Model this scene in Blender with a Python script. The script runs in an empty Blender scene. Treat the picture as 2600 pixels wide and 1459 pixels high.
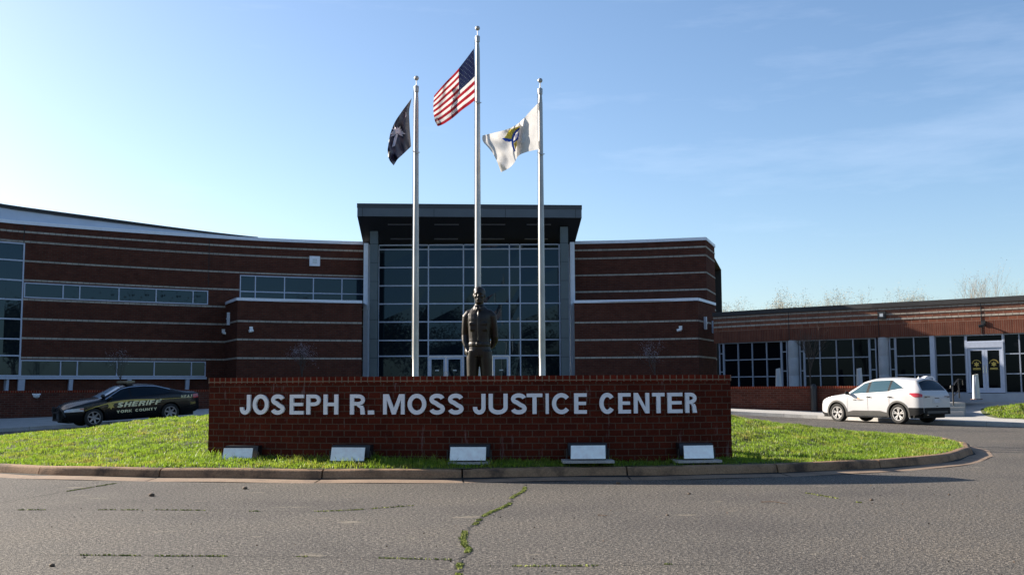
import bpy, bmesh, math, random
import numpy as np
from mathutils import Vector, Matrix
random.seed(7); rng = np.random.default_rng(7)
sc = bpy.context.scene; COL = sc.collection
D2R = math.radians
# ------------------------------------------------------------------ camera
F, CX, CY, EYE = 2708.0, 1300.0, 729.5, 1.38
TH = math.atan((984-729.5)/F); PH = D2R(.3)
_R = np.array([1, 0, 0.]); FW = np.array([0, math.cos(TH), math.sin(TH)]); _U = np.array([0, -math.sin(TH), math.cos(TH)])
CR = math.cos(PH)*_R-math.sin(PH)*_U; CU = math.sin(PH)*_R+math.cos(PH)*_U
cam = bpy.data.cameras.new('camera'); camo = bpy.data.objects.new('camera', cam); COL.objects.link(camo)
cam.sensor_width = 36; cam.lens = F/2600*36; cam.clip_end = 3000; cam.clip_start = .1
M = Matrix.Identity(4)
for i in range(3):
    M[i][0] = CR[i]; M[i][1] = CU[i]; M[i][2] = -FW[i]
M[2][3] = EYE
camo.matrix_world = M
sc.camera = camo
# ------------------------------------------------------------------ sky, sun, exposure
SUN_AZ, SUN_EL = 61.5, 23.2          # degrees left of the view direction, above the horizon
w = bpy.data.worlds.new('World'); sc.world = w; w.use_nodes = True
nt = w.node_tree; nt.nodes.clear()
out = nt.nodes.new('ShaderNodeOutputWorld'); bg = nt.nodes.new('ShaderNodeBackground'); sky = nt.nodes.new('ShaderNodeTexSky')
sky.sky_type = 'NISHITA'; sky.sun_disc = False; sky.sun_elevation = D2R(SUN_EL); sky.sun_rotation = D2R(-SUN_AZ)
sky.altitude = 200; sky.air_density = .9; sky.dust_density = 1.1; sky.ozone_density = 2.2
bg.inputs[1].default_value = .062
tc = nt.nodes.new('ShaderNodeTexCoord'); mp = nt.nodes.new('ShaderNodeMapping'); mp.inputs['Scale'].default_value = (2.2, 2.2, 13); mp.inputs['Rotation'].default_value = (0, .16, 0)
nz = nt.nodes.new('ShaderNodeTexNoise'); nz.inputs['Scale'].default_value = 1.3; nz.inputs['Detail'].default_value = 7; nz.inputs['Roughness'].default_value = .62
rp = nt.nodes.new('ShaderNodeValToRGB'); rp.color_ramp.elements[0].position = .54; rp.color_ramp.elements[1].position = .78
rp.color_ramp.elements[1].color = (.10, .10, .10, 1)
mx = nt.nodes.new('ShaderNodeMixRGB'); mx.inputs[2].default_value = (8.2, 8.6, 9.8, 1)
nt.links.new(tc.outputs['Generated'], mp.inputs[0]); nt.links.new(mp.outputs[0], nz.inputs['Vector']); nt.links.new(nz.outputs[0], rp.inputs[0])
hs = nt.nodes.new('ShaderNodeHueSaturation'); hs.inputs['Saturation'].default_value = 1.06; nt.links.new(sky.outputs[0], hs.inputs['Color'])
nt.links.new(rp.outputs[0], mx.inputs[0]); nt.links.new(hs.outputs[0], mx.inputs[1]); nt.links.new(mx.outputs[0], bg.inputs[0]); nt.links.new(bg.outputs[0], out.inputs[0])
sd = Vector((-math.sin(D2R(SUN_AZ))*math.cos(D2R(SUN_EL)), math.cos(D2R(SUN_AZ))*math.cos(D2R(SUN_EL)), math.sin(D2R(SUN_EL))))
sl = bpy.data.lights.new('sun', 'SUN'); sl.energy = 4.3; sl.angle = D2R(.5); sl.color = (1, .90, .77)
so = bpy.data.objects.new('sun', sl); COL.objects.link(so); so.rotation_euler = sd.to_track_quat('Z', 'Y').to_euler()
sc.view_settings.view_transform = 'Standard'; sc.view_settings.look = 'None'; sc.view_settings.gamma = 1; sc.view_settings.exposure = 1.68

# ------------------------------------------------------------------ measuring helpers: photo pixel -> world point
def ray(px, py): return FW+(px-CX)/F*CR+(CY-py)/F*CU
def P(px, py, Y):
    d = ray(px, py); t = Y/d[1]; return np.array([0, 0, EYE])+t*d
def PZ(px, py, z):
    d = ray(px, py); t = (z-EYE)/d[2]; return np.array([0, 0, EYE])+t*d
def proj(p):
    v = np.array(p, float)-np.array([0, 0, EYE]); q = v@FW; return CX+F*(v@CR)/q, CY-F*(v@CU)/q
def sstep(a, b, x):
    t = np.clip((np.asarray(x, float)-a)/(b-a), 0, 1); return t*t*(3-2*t)
# ------------------------------------------------------------------ materials
MT = {}
def nodes(name):
    m = bpy.data.materials.new(name); m.use_nodes = True; MT[name] = m
    return m, m.node_tree, m.node_tree.nodes['Principled BSDF']
def N(t, k, **kw):
    n = t.nodes.new(k)
    for a, b in kw.items():
        if a in n.inputs.keys(): n.inputs[a].default_value = b
        else: setattr(n, a, b)
    return n
def L(t, a, b): t.links.new(a, b)
def ramp(t, src, stops):
    r = t.nodes.new('ShaderNodeValToRGB'); e = r.color_ramp.elements
    while len(e) < len(stops): e.new(.5)
    for i, (p, c) in enumerate(stops):
        e[i].position = p; e[i].color = (*c, 1) if len(c) == 3 else c
    L(t, src, r.inputs[0]); return r.outputs[0]
def bump(t, b, src, s, d=.01):
    n = N(t, 'ShaderNodeBump', Strength=s, Distance=d); L(t, src, n.inputs['Height']); L(t, n.outputs[0], b.inputs['Normal'])
def mix(t, f, a, c, mode='MIX'):
    n = t.nodes.new('ShaderNodeMixRGB'); n.blend_type = mode
    for i, v in ((0, f), (1, a), (2, c)):
        if isinstance(v, (int, float)): n.inputs[i].default_value = v
        elif isinstance(v, tuple): n.inputs[i].default_value = (*v, 1)
        else: L(t, v, n.inputs[i])
    return n.outputs[0]
def mat(name, col, rough=.6, metal=0, var=.12, scale=6., bmp=0, spec=.5, coat=0):
    m, t, b = nodes(name)
    c = N(t, 'ShaderNodeTexCoord'); n = N(t, 'ShaderNodeTexNoise', Scale=scale, Detail=5.)
    L(t, c.outputs['Object'], n.inputs['Vector'])
    o = ramp(t, n.outputs[0], [(.3, tuple(x*(1-var) for x in col)), (.7, tuple(min(1, x*(1+var)) for x in col))])
    L(t, o, b.inputs['Base Color']); b.inputs['Roughness'].default_value = rough; b.inputs['Metallic'].default_value = metal
    b.inputs['Specular IOR Level'].default_value = spec; b.inputs['Coat Weight'].default_value = coat
    if bmp: bump(t, b, n.outputs[0], bmp)
    return m
def brick(name, c1, c2, mortar, bw, bh, ms, stain=0, off=.5, bstr=.5):
    m, t, b = nodes(name)
    uv = N(t, 'ShaderNodeUVMap'); br = N(t, 'ShaderNodeTexBrick', offset=off, Scale=1.)
    br.inputs['Brick Width'].default_value = bw; br.inputs['Row Height'].default_value = bh; br.inputs['Mortar Size'].default_value = ms
    br.inputs['Mortar Smooth'].default_value = .15; br.inputs['Bias'].default_value = -.1
    br.inputs['Color1'].default_value = (*c1, 1); br.inputs['Color2'].default_value = (*c2, 1); br.inputs['Mortar'].default_value = (*mortar, 1)
    L(t, uv.outputs[0], br.inputs['Vector'])
    n = N(t, 'ShaderNodeTexNoise', Scale=2.3, Detail=6.); L(t, uv.outputs[0], n.inputs['Vector'])
    n2 = N(t, 'ShaderNodeTexNoise', Scale=45., Detail=4.); L(t, uv.outputs[0], n2.inputs['Vector'])
    v = ramp(t, n.outputs[0], [(.3, (.84, .84, .84)), (.7, (1.12, 1.12, 1.12))]); v2 = ramp(t, n2.outputs[0], [(.3, (.8, .8, .8)), (.7, (1.15, 1.15, 1.15))])
    o = mix(t, 1., mix(t, 1., br.outputs[0], v, 'MULTIPLY'), v2, 'MULTIPLY')
    if stain:
        mpn = N(t, 'ShaderNodeMapping'); mpn.inputs['Scale'].default_value = (7., 1.1, 1.); L(t, uv.outputs[0], mpn.inputs[0])
        n3 = N(t, 'ShaderNodeTexNoise', Scale=1., Detail=7., Roughness=.7); L(t, mpn.outputs[0], n3.inputs['Vector'])
        f = ramp(t, n3.outputs[0], [(.60, (0, 0, 0)), (.78, (stain, stain, stain))])
        o = mix(t, f, o, (.42, .33, .31))
    L(t, o, b.inputs['Base Color']); b.inputs['Roughness'].default_value = .95; b.inputs['Specular IOR Level'].default_value = .04
    inv = N(t, 'ShaderNodeMath', operation='MULTIPLY_ADD'); inv.inputs[1].default_value = -1; inv.inputs[2].default_value = 1
    L(t, br.outputs['Fac'], inv.inputs[0])
    ad = N(t, 'ShaderNodeMath', operation='MULTIPLY_ADD'); ad.inputs[1].default_value = .35
    L(t, n2.outputs[0], ad.inputs[0]); L(t, inv.outputs[0], ad.inputs[2]); bump(t, b, ad.outputs[0], bstr, .012)
    return m
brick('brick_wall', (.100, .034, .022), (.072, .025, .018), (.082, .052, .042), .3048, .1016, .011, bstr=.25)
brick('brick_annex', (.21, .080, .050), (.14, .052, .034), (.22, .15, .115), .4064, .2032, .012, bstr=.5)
brick('brick_soldier', (.15, .055, .036), (.11, .040, .028), (.15, .095, .075), .1016, .62, .010, off=0, bstr=.4)
brick('brick_sign', (.100, .020, .011), (.066, .014, .009), (.105, .062, .043), .2032, .1016, .0085, stain=.5, bstr=.7)
brick('brick_cap', (.165, .024, .012), (.10, .016, .010), (.22, .15, .10), .1085, .30, .009, off=0, bstr=.7)
brick('brick_planter', (.10, .032, .022), (.062, .021, .016), (.105, .07, .056), .3048, .1016, .010, bstr=.4)
brick('band_stone', (.40, .355, .30), (.33, .29, .25), (.14, .12, .10), .3048, .2, .012, off=0, bstr=.2)
mat('white_metal', (.74, .77, .84), .45, 0, .05); mat('white_fascia', (.50, .57, .70), .5, 0, .05, 1.5)
mat('dark_roof', (.018, .017, .018), .6); mat('fascia_upper', (.035, .038, .045), .5, 0, .1, 2)
mat('fascia_panel', (.075, .092, .112), .42, 0, .08, 1.5); mat('column_panel', (.085, .11, .12), .45, 0, .08, 1.5)
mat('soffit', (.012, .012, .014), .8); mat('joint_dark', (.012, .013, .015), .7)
mat('aluminium_shaded', (.25, .28, .34), .42, .0, .05, 9); mat('aluminium', (.42, .46, .56), .42, .0, .05, 9); mat('column_concrete', (.36, .38, .41), .8, 0, .08, 3)  # annex frames get a copy of aluminium darkened to paint in deep shade
mat('grey_white', (.55, .55, .54), .6, 0, .1, 5); mat('black_metal', (.012, .012, .013), .45); mat('rubber', (.018, .017, .016), .85, 0, .2, 8, .1)
mat('letter_metal', (.84, .82, .83), .5, .0, .04, 5); mat('shield_metal', (.98, .88, .79), .38, .6, .1, 12)
mat('black_plastic', (.010, .010, .011), .7, 0, .1, 5, 0, .2); mat('cladding', (.055, .052, .048), .6)
mat('gold', (.55, .40, .08), .5, 0, .1); mat('gold_pale', (.88, .78, .46), .5, 0, .1); mat('white_paint', (.8, .8, .8), .5, 0, .03)
mat('bark', (.07, .055, .045), .9, 0, .3, 5, .5); mat('bark_pale', (.24, .19, .14), .9, 0, .25, 3, .4); mat('bud', (.30, .24, .13), .8, 0, .3, 2)
mat('leaf_dark', (.022, .022, .010), .7, 0, .5, .6); mat('blossom', (.45, .40, .46), .6, 0, .1); mat('mulch', (.075, .035, .022), .95, 0, .4, 14, .6)
mat('pole_metal', (.40, .39, .38), .48, .5, .12, 2.5); mat('rope', (.6, .6, .58), .8)
mat('navy', (.006, .006, .018), .45, 0, .15); mat('flag_white', (.60, .585, .57), .6, 0, .05); mat('flag_red', (.26, .008, .014), .6, 0, .08); mat('flag_blue', (.007, .009, .036), .6, 0, .1)
mat('logo_blue', (.02, .10, .52), .6); mat('logo_yellow', (.66, .56, .09), .6); mat('palmetto', (.85, .80, .88), .6)
mat('car_white', (.52, .51, .51), .3, 0, .01, 2, 0, .5, .4); mat('car_black', (.003, .0035, .005), .25, 0, .05, 2, 0, .25, .25)
mat('rim', (.62, .60, .58), .32, .55, .05); mat('rim_grey', (.26, .25, .26), .35, .5, .05); mat('chrome', (.75, .77, .8), .15, 1., .02)
mat('lens_red', (.42, .012, .02), .15, 0, .05, 5, 0, .8); mat('lens_clear', (.50, .53, .58), .12, 0, .1, 8, 0, .9); mat('lens_dark', (.12, .10, .11), .15, 0, .1)
mat('lightbar', (.17, .155, .11), .3); mat('lens_amber', (.6, .25, .18), .2); mat('plate', (.55, .57, .62), .5); mat('orange', (.85, .30, .06), .5)
for nme in ('flag_white', 'flag_red', 'flag_blue', 'navy', 'logo_blue', 'logo_yellow', 'palmetto'):      # thin cloth lets some sun through
    t = MT[nme].node_tree; b = t.nodes['Principled BSDF']; tr = N(t, 'ShaderNodeBsdfTranslucent'); ms = N(t, 'ShaderNodeMixShader')
    ms.inputs[0].default_value = .10 if nme == 'navy' else .36
    L(t, b.inputs['Base Color'].links[0].from_socket, tr.inputs[0]); L(t, b.outputs[0], ms.inputs[1]); L(t, tr.outputs[0], ms.inputs[2])
    L(t, ms.outputs[0], t.nodes['Material Output'].inputs[0])
MT['navy'].node_tree.nodes['Principled BSDF'].inputs['Sheen Weight'].default_value = .10; MT['navy'].node_tree.nodes['Principled BSDF'].inputs['Sheen Tint'].default_value = (.55, .45, .65, 1)
def glassmat(name, base, rough, spec, bs=.0, sc_=1.2):
    m, t, b = nodes(name); b.inputs['Base Color'].default_value = (*base, 1); b.inputs['Roughness'].default_value = rough; b.inputs['Specular IOR Level'].default_value = spec
    c = N(t, 'ShaderNodeTexCoord'); n = N(t, 'ShaderNodeTexNoise', Scale=sc_, Detail=1.); L(t, c.outputs['Object'], n.inputs['Vector'])
    b.inputs['Specular Tint'].default_value = (.50, .76, 1, 1)
    if bs: bump(t, b, n.outputs[0], bs, .02)
    return m
glassmat('glass', (.006, .011, .016), .015, .38, .06, .9); glassmat('glass_annex', (.0035, .004, .006), .03, .09, .05)
glassmat('glass_car', (.006, .009, .011), .03, .4); glassmat('glass_suv', (.035, .07, .085), .04, .8); glassmat('glass_screen', (.25, .33, .40), .12, .9)
# bronze
m, t, b = nodes('bronze'); c = N(t, 'ShaderNodeTexCoord'); n = N(t, 'ShaderNodeTexNoise', Scale=4., Detail=6.); L(t, c.outputs['Object'], n.inputs['Vector'])
L(t, ramp(t, n.outputs[0], [(.3, (.007, .005, .004)), (.7, (.021, .013, .008))]), b.inputs['Base Color']); b.inputs['Metallic'].default_value = .25; b.inputs['Roughness'].default_value = .45; bump(t, b, n.outputs[0], .3, .02)
# asphalt
m, t, b = nodes('asphalt'); c = N(t, 'ShaderNodeTexCoord'); P3 = c.outputs['Object']
n1 = N(t, 'ShaderNodeTexNoise', Scale=.35, Detail=6.); n2 = N(t, 'ShaderNodeTexNoise', Scale=30., Detail=4., Roughness=.85); n4 = N(t, 'ShaderNodeTexNoise', Scale=1.6, Detail=8., Roughness=.65)
vo = N(t, 'ShaderNodeTexVoronoi', Scale=75.)
for q in (n1, n2, n4, vo): L(t, P3, q.inputs['Vector'])
o = mix(t, 1., ramp(t, n2.outputs[0], [(.36, (.012, .011, .011)), (.5, (.080, .072, .064)), (.63, (.25, .228, .20))]), ramp(t, n1.outputs[0], [(.32, (.74, .73, .74)), (.5, (1, .99, .97)), (.68, (1.16, 1.12, 1.05))]), 'MULTIPLY')
o = mix(t, 1., o, ramp(t, vo.outputs['Color'], [(.15, (.62, .62, .62)), (.85, (1.42, 1.40, 1.36))]), 'MULTIPLY')
mpn = N(t, 'ShaderNodeMapping'); mpn.inputs['Scale'].default_value = (1, 2.0, 1); L(t, P3, mpn.inputs[0]); n5 = N(t, 'ShaderNodeTexNoise', Scale=1.35, Detail=5., Roughness=.55); L(t, mpn.outputs[0], n5.inputs['Vector'])
o = mix(t, ramp(t, n5.outputs[0], [(.655, (0, 0, 0)), (.70, (.55, .55, .55))]), o, (.26, .225, .165))
L(t, o, b.inputs['Base Color']); b.inputs['Roughness'].default_value = .85; b.inputs['Specular IOR Level'].default_value = .3
ad = N(t, 'ShaderNodeMath', operation='MULTIPLY_ADD'); ad.inputs[1].default_value = .6; L(t, vo.outputs[0], ad.inputs[0]); L(t, n2.outputs[0], ad.inputs[2]); bump(t, b, ad.outputs[0], 1., .012)
# concrete kerb, sidewalk
def concrete(name, a, c2, dirt, bs=.4):
    m, t, b = nodes(name); c = N(t, 'ShaderNodeTexCoord')
    n1 = N(t, 'ShaderNodeTexNoise', Scale=2.2, Detail=8., Roughness=.65); n2 = N(t, 'ShaderNodeTexNoise', Scale=40., Detail=4.)
    for q in (n1, n2): L(t, c.outputs['Object'], q.inputs['Vector'])
    o = mix(t, 1., ramp(t, n1.outputs[0], [(.33, dirt), (.48, a), (.7, c2)]), ramp(t, n2.outputs[0], [(.3, (.75, .75, .75)), (.7, (1.15, 1.15, 1.15))]), 'MULTIPLY')
    L(t, o, b.inputs['Base Color']); b.inputs['Roughness'].default_value = .9; bump(t, b, n2.outputs[0], bs, .01)
concrete('kerb_concrete', (.27, .155, .082), (.34, .205, .115), (.07, .042, .026)); concrete('gutter_concrete', (.23, .155, .10), (.28, .195, .13), (.15, .10, .068)); concrete('sidewalk', (.40, .385, .36), (.46, .44, .41), (.36, .34, .31), .2)
mat('crack', (.008, .007, .006), .95); mat('moss', (.24, .27, .06), .95, 0, .5, 9, .5); mat('pebble', (.13, .09, .06), .9); mat('twig', (.10, .06, .035), .9)
# soil/turf base and grass blades
m, t, b = nodes('turf'); c = N(t, 'ShaderNodeTexCoord'); n1 = N(t, 'ShaderNodeTexNoise', Scale=1.1, Detail=8., Roughness=.7); L(t, c.outputs['Object'], n1.inputs['Vector'])
L(t, ramp(t, n1.outputs[0], [(.28, (.09, .05, .028)), (.42, (.05, .055, .014)), (.62, (.075, .10, .014)), (.8, (.12, .13, .03))]), b.inputs['Base Color']); b.inputs['Roughness'].default_value = .95; bump(t, b, n1.outputs[0], .8, .05)
m, t, b = nodes('blade'); c = N(t, 'ShaderNodeTexCoord'); n1 = N(t, 'ShaderNodeTexNoise', Scale=1.6, Detail=6., Roughness=.7); L(t, c.outputs['Object'], n1.inputs['Vector'])
n2 = N(t, 'ShaderNodeTexNoise', Scale=14., Detail=3.); L(t, c.outputs['Object'], n2.inputs['Vector'])
o = mix(t, 1., ramp(t, n1.outputs[0], [(.33, (.34, .27, .10)), (.41, (.25, .30, .04)), (.55, (.17, .28, .022)), (.68, (.28, .38, .04)), (.82, (.40, .44, .08))]), ramp(t, n2.outputs[0], [(.3, (.45, .50, .45)), (.5, (.95, .95, .9)), (.7, (1.35, 1.3, 1.25))]), 'MULTIPLY')  # finer noise paints tone variation and clump shading into the blades
L(t, o, b.inputs['Base Color']); b.inputs['Roughness'].default_value = .5; tr = N(t, 'ShaderNodeBsdfTranslucent'); L(t, o, tr.inputs[0]); ms = N(t, 'ShaderNodeMixShader'); ms.inputs[0].default_value = .55
L(t, b.outputs[0], ms.inputs[1]); L(t, tr.outputs[0], ms.inputs[2]); L(t, ms.outputs[0], t.nodes['Material Output'].inputs[0])

# ------------------------------------------------------------------ mesh building
class MB:
    def __init__(s): s.v = []; s.f = []; s.uv = []; s.mi = []; s.smooth = False
    def quad(s, pts, uvs=None, mi=0):
        b = len(s.v); s.v += [tuple(map(float, p)) for p in pts]; s.f.append(tuple(range(b, b+len(pts)))); s.uv += list(uvs) if uvs else [(0, 0)]*len(pts); s.mi.append(mi)
    def box(s, x0, x1, y0, y1, z0, z1, tf=None, mi=0):
        c = [(x, y, z) for z in (z0, z1) for y in (y0, y1) for x in (x0, x1)]
        if tf: c = [tf(*p) for p in c]
        for q in ((0, 1, 3, 2), (4, 6, 7, 5), (0, 4, 5, 1), (2, 3, 7, 6), (0, 2, 6, 4), (1, 5, 7, 3)): s.quad([c[i] for i in q], None, mi)
    def tube(s, pts, rad, n=8, caps=True, mi=0, sx=1.):
        pts = [Vector(p) for p in pts]; rad = rad if hasattr(rad, '__len__') else [rad]*len(pts); rings = []
        b0 = len(s.v); up = None
        for i, p in enumerate(pts):
            d = (pts[min(i+1, len(pts)-1)]-pts[max(i-1, 0)]); d = d.normalized() if d.length > 1e-9 else Vector((0, 0, 1))
            a = d.cross(Vector((0, 0, 1)) if abs(d.z) < .95 else Vector((0, 1, 0))) if up is None else d.cross(up)
            a.normalize(); c = a.cross(d) if up is None else a.cross(d); up = c
            for k in range(n):
                t_ = 2*math.pi*k/n; q = p+(a*math.cos(t_)*sx+c*math.sin(t_))*rad[i]; s.v.append(tuple(q))
        for i in range(len(pts)-1):
            for k in range(n):
                a0 = b0+i*n+k; a1 = b0+i*n+(k+1) % n; s.f.append((a0, a1, a1+n, a0+n)); s.uv += [(0, 0)]*4; s.mi.append(mi)
        if caps:
            for e in (0, len(pts)-1): s.f.append(tuple(b0+e*n+k for k in range(n))); s.uv += [(0, 0)]*n; s.mi.append(mi)
    def lathe(s, prof, n=24, c=(0, 0, 0), axis='z', mi=0, cap=True):
        b0 = len(s.v)
        for r_, h in prof:
            for k in range(n):
                t_ = 2*math.pi*k/n; x, y = r_*math.cos(t_), r_*math.sin(t_)
                s.v.append((c[0]+x, c[1]+y, c[2]+h) if axis == 'z' else (c[0]+x, c[1]+h, c[2]+y))
        for i in range(len(prof)-1):
            for k in range(n):
                a0 = b0+i*n+k; a1 = b0+i*n+(k+1) % n; s.f.append((a0, a1, a1+n, a0+n)); s.uv += [(0, 0)]*4; s.mi.append(mi)
        for e in (0, len(prof)-1):
            if cap and prof[e][0] > 1e-4: s.f.append(tuple(b0+e*n+k for k in range(n))); s.uv += [(0, 0)]*n; s.mi.append(mi)
    def ell(s, c, r, n=16, m=10, tf=None):
        b0 = len(s.v)
        for i in range(m+1):
            a = math.pi*i/m-math.pi/2
            for k in range(n):
                t_ = 2*math.pi*k/n; p = (c[0]+r[0]*math.cos(a)*math.cos(t_), c[1]+r[1]*math.cos(a)*math.sin(t_), c[2]+r[2]*math.sin(a)); s.v.append(tf(*p) if tf else p)
        for i in range(m):
            for k in range(n):
                a0 = b0+i*n+k; a1 = b0+i*n+(k+1) % n; s.f.append((a0, a1, a1+n, a0+n)); s.uv += [(0, 0)]*4; s.mi.append(0)
    def grid(s, pts, uvf=None, mi=0):          # pts[i][j]
        b0 = len(s.v); nj = len(pts[0])
        for r_ in pts: s.v += [tuple(map(float, p)) for p in r_]
        for i in range(len(pts)-1):
            for j in range(nj-1):
                q = (b0+i*nj+j, b0+(i+1)*nj+j, b0+(i+1)*nj+j+1, b0+i*nj+j+1); s.f.append(q)
                s.uv += [uvf(i, j), uvf(i+1, j), uvf(i+1, j+1), uvf(i, j+1)] if uvf else [(0, 0)]*4; s.mi.append(mi(i, j) if callable(mi) else mi)
    def build(s, name, mats, parent=None, smooth=False, auto=None, fixn=False):
        me = bpy.data.meshes.new(name); me.from_pydata(s.v, [], s.f)
        ms_ = mats if isinstance(mats, (list, tuple)) else [mats]
        for x in ms_: me.materials.append(MT[x])
        if len(ms_) > 1: me.polygons.foreach_set('material_index', s.mi)
        u = me.uv_layers.new(name='UVMap'); u.data.foreach_set('uv', np.array(s.uv, 'f').ravel())
        if fixn:
            bm = bmesh.new(); bm.from_mesh(me); bmesh.ops.remove_doubles(bm, verts=bm.verts, dist=1e-5); bmesh.ops.recalc_face_normals(bm, faces=bm.faces); bm.to_mesh(me); bm.free()
        if smooth or auto: me.shade_smooth()
        if auto: me.set_sharp_from_angle(angle=D2R(auto))
        o = bpy.data.objects.new(name, me); COL.objects.link(o)
        if parent: o.parent = parent
        return o
def tag(o, label=None, cat=None, group=None, kind=None):
    if label: o['label'] = label
    if cat: o['category'] = cat
    if group: o['group'] = group
    if kind: o['kind'] = kind
    return o
def empty(name, loc=(0, 0, 0), rz=0, label=None, cat=None, group=None):
    o = bpy.data.objects.new(name, None); COL.objects.link(o); o.location = loc; o.rotation_euler = (0, 0, rz); o.empty_display_size = .2
    return tag(o, label, cat, group)
def struct(o): o['kind'] = 'structure'; return o
def copy_tree(o, parent=None):
    c = o.copy(); COL.objects.link(c); c.parent = parent
    for ch in list(o.children): copy_tree(ch, c)
    return c

# ------------------------------------------------------------------ paths (plan curves)
class Path:
    def __init__(s, pts, smooth=True, step=.25):
        pts = [np.array(p[:2], float) for p in pts]; q = []
        if smooth:
            e = [2*pts[0]-pts[1]]+pts+[2*pts[-1]-pts[-2]]
            for i in range(1, len(e)-2):
                n_ = max(2, int(np.linalg.norm(e[i+1]-e[i])/step))
                for k in range(n_):
                    t_ = k/n_; q.append(.5*((2*e[i])+(-e[i-1]+e[i+1])*t_+(2*e[i-1]-5*e[i]+4*e[i+1]-e[i+2])*t_*t_+(-e[i-1]+3*e[i]-3*e[i+1]+e[i+2])*t_**3))
            q.append(pts[-1])
        else: q = pts
        s.q = np.array(q); s.s = np.r_[0, np.cumsum(np.linalg.norm(np.diff(s.q, axis=0), axis=1))]; s.L = s.s[-1]
    def pos(s, a, d=0):
        x = np.interp(a, s.s, s.q[:, 0]); y = np.interp(a, s.s, s.q[:, 1])
        if a < 0 or a > s.L:
            i, j = ((0, 1) if a < 0 else (-2, -1)); t_ = (s.q[j]-s.q[i]); t_ = t_/np.linalg.norm(t_); e = a if a < 0 else a-s.L; x += t_[0]*e; y += t_[1]*e
        if d:
            e = .05; x0, y0 = np.interp(a-e, s.s, s.q[:, 0]), np.interp(a-e, s.s, s.q[:, 1]); x1, y1 = np.interp(a+e, s.s, s.q[:, 0]), np.interp(a+e, s.s, s.q[:, 1])
            l = math.hypot(x1-x0, y1-y0) or 1; x += (y1-y0)/l*d; y -= (x1-x0)/l*d      # outward = towards the camera side for left-to-right paths
        return x, y
    def at(s, px, py):                          # arc length where pixel column px meets the wall at height of row py
        best = None
        for a in np.arange(0, s.L, .05):
            x, y = s.pos(a); z = P(px, py, y)[2]; u = proj((x, y, z))[0]
            if best is None or abs(u-px) < best[0]: best = (abs(u-px), a)
        return best[1]
    def zat(s, a, py):
        x, y = s.pos(a); lo, hi = -5, 30
        for _ in range(40):
            m_ = (lo+hi)/2
            if proj((x, y, m_))[1] > py: lo = m_
            else: hi = m_
        return lo
def seg(path, a0, a1, step=1.2):
    n_ = max(1, int(math.ceil(abs(a1-a0)/step))); return [a0+(a1-a0)*k/n_ for k in range(n_+1)]
def slab(mb, path, a0, a1, z0, z1, d0, d1, mi=0, step=1.2, zt=None):   # a box that follows the path; zt(a) may give a varying top
    A = seg(path, a0, a1, step)
    def pt(a, d, z): x, y = path.pos(a, d); return (x, y, z)
    tz = [zt(a) if zt else z1 for a in A]
    for i in range(len(A)-1):
        a, b = A[i], A[i+1]
        mb.quad([pt(a, d1, z0), pt(b, d1, z0), pt(b, d1, tz[i+1]), pt(a, d1, tz[i])], [(a, z0), (b, z0), (b, tz[i+1]), (a, tz[i])], mi)
        mb.quad([pt(b, d0, z0), pt(a, d0, z0), pt(a, d0, tz[i]), pt(b, d0, tz[i+1])], [(b, z0), (a, z0), (a, z1), (b, z1)], mi)
        mb.quad([pt(a, d1, tz[i]), pt(b, d1, tz[i+1]), pt(b, d0, tz[i+1]), pt(a, d0, tz[i])], [(a, d1), (b, d1), (b, d0), (a, d0)], mi)
        mb.quad([pt(a, d0, z0), pt(b, d0, z0), pt(b, d1, z0), pt(a, d1, z0)], [(a, d0), (b, d0), (b, d1), (a, d1)], mi)
    for a, tt in ((A[0], tz[0]), (A[-1], tz[-1])):
        mb.quad([pt(a, d0, z0), pt(a, d1, z0), pt(a, d1, tt), pt(a, d0, tt)], [(d0, z0), (d1, z0), (d1, tt), (d0, tt)], mi)
def wall(mb, path, a0, a1, z0, z1, holes=(), reveal=.14, mi=0, zb=None):
    A = sorted(set([a0, a1]+[h[0] for h in holes]+[h[1] for h in holes])); Z = sorted(set([z0, z1]+[h[2] for h in holes]+[h[3] for h in holes]))
    A = [a for a in A if a0-1e-6 <= a <= a1+1e-6]
    for i in range(len(A)-1):
        for j in range(len(Z)-1):
            ca, cz = (A[i]+A[i+1])/2, (Z[j]+Z[j+1])/2
            if any(h[0] < ca < h[1] and h[2] < cz < h[3] for h in holes): continue
            S = seg(path, A[i], A[i+1], .8)
            for k in range(len(S)-1):
                p, q = path.pos(S[k]), path.pos(S[k+1])
                mb.quad([(*p, Z[j]), (*q, Z[j]), (*q, Z[j+1]), (*p, Z[j+1])], [(S[k], Z[j]), (S[k+1], Z[j]), (S[k+1], Z[j+1]), (S[k], Z[j+1])], mi)
    for h in holes:
        S = seg(path, h[0], h[1], .8)
        for k in range(len(S)-1):
            for z in (h[2], h[3]):
                mb.quad([(*path.pos(S[k]), z), (*path.pos(S[k+1]), z), (*path.pos(S[k+1], -reveal), z), (*path.pos(S[k], -reveal), z)], [(S[k], z), (S[k+1], z), (S[k+1], z+.1), (S[k], z+.1)], mi)
        for a in (h[0], h[1]):
            mb.quad([(*path.pos(a), h[2]), (*path.pos(a), h[3]), (*path.pos(a, -reveal), h[3]), (*path.pos(a, -reveal), h[2])], [(0, h[2]), (0, h[3]), (.1, h[3]), (.1, h[2])], mi)
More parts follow.
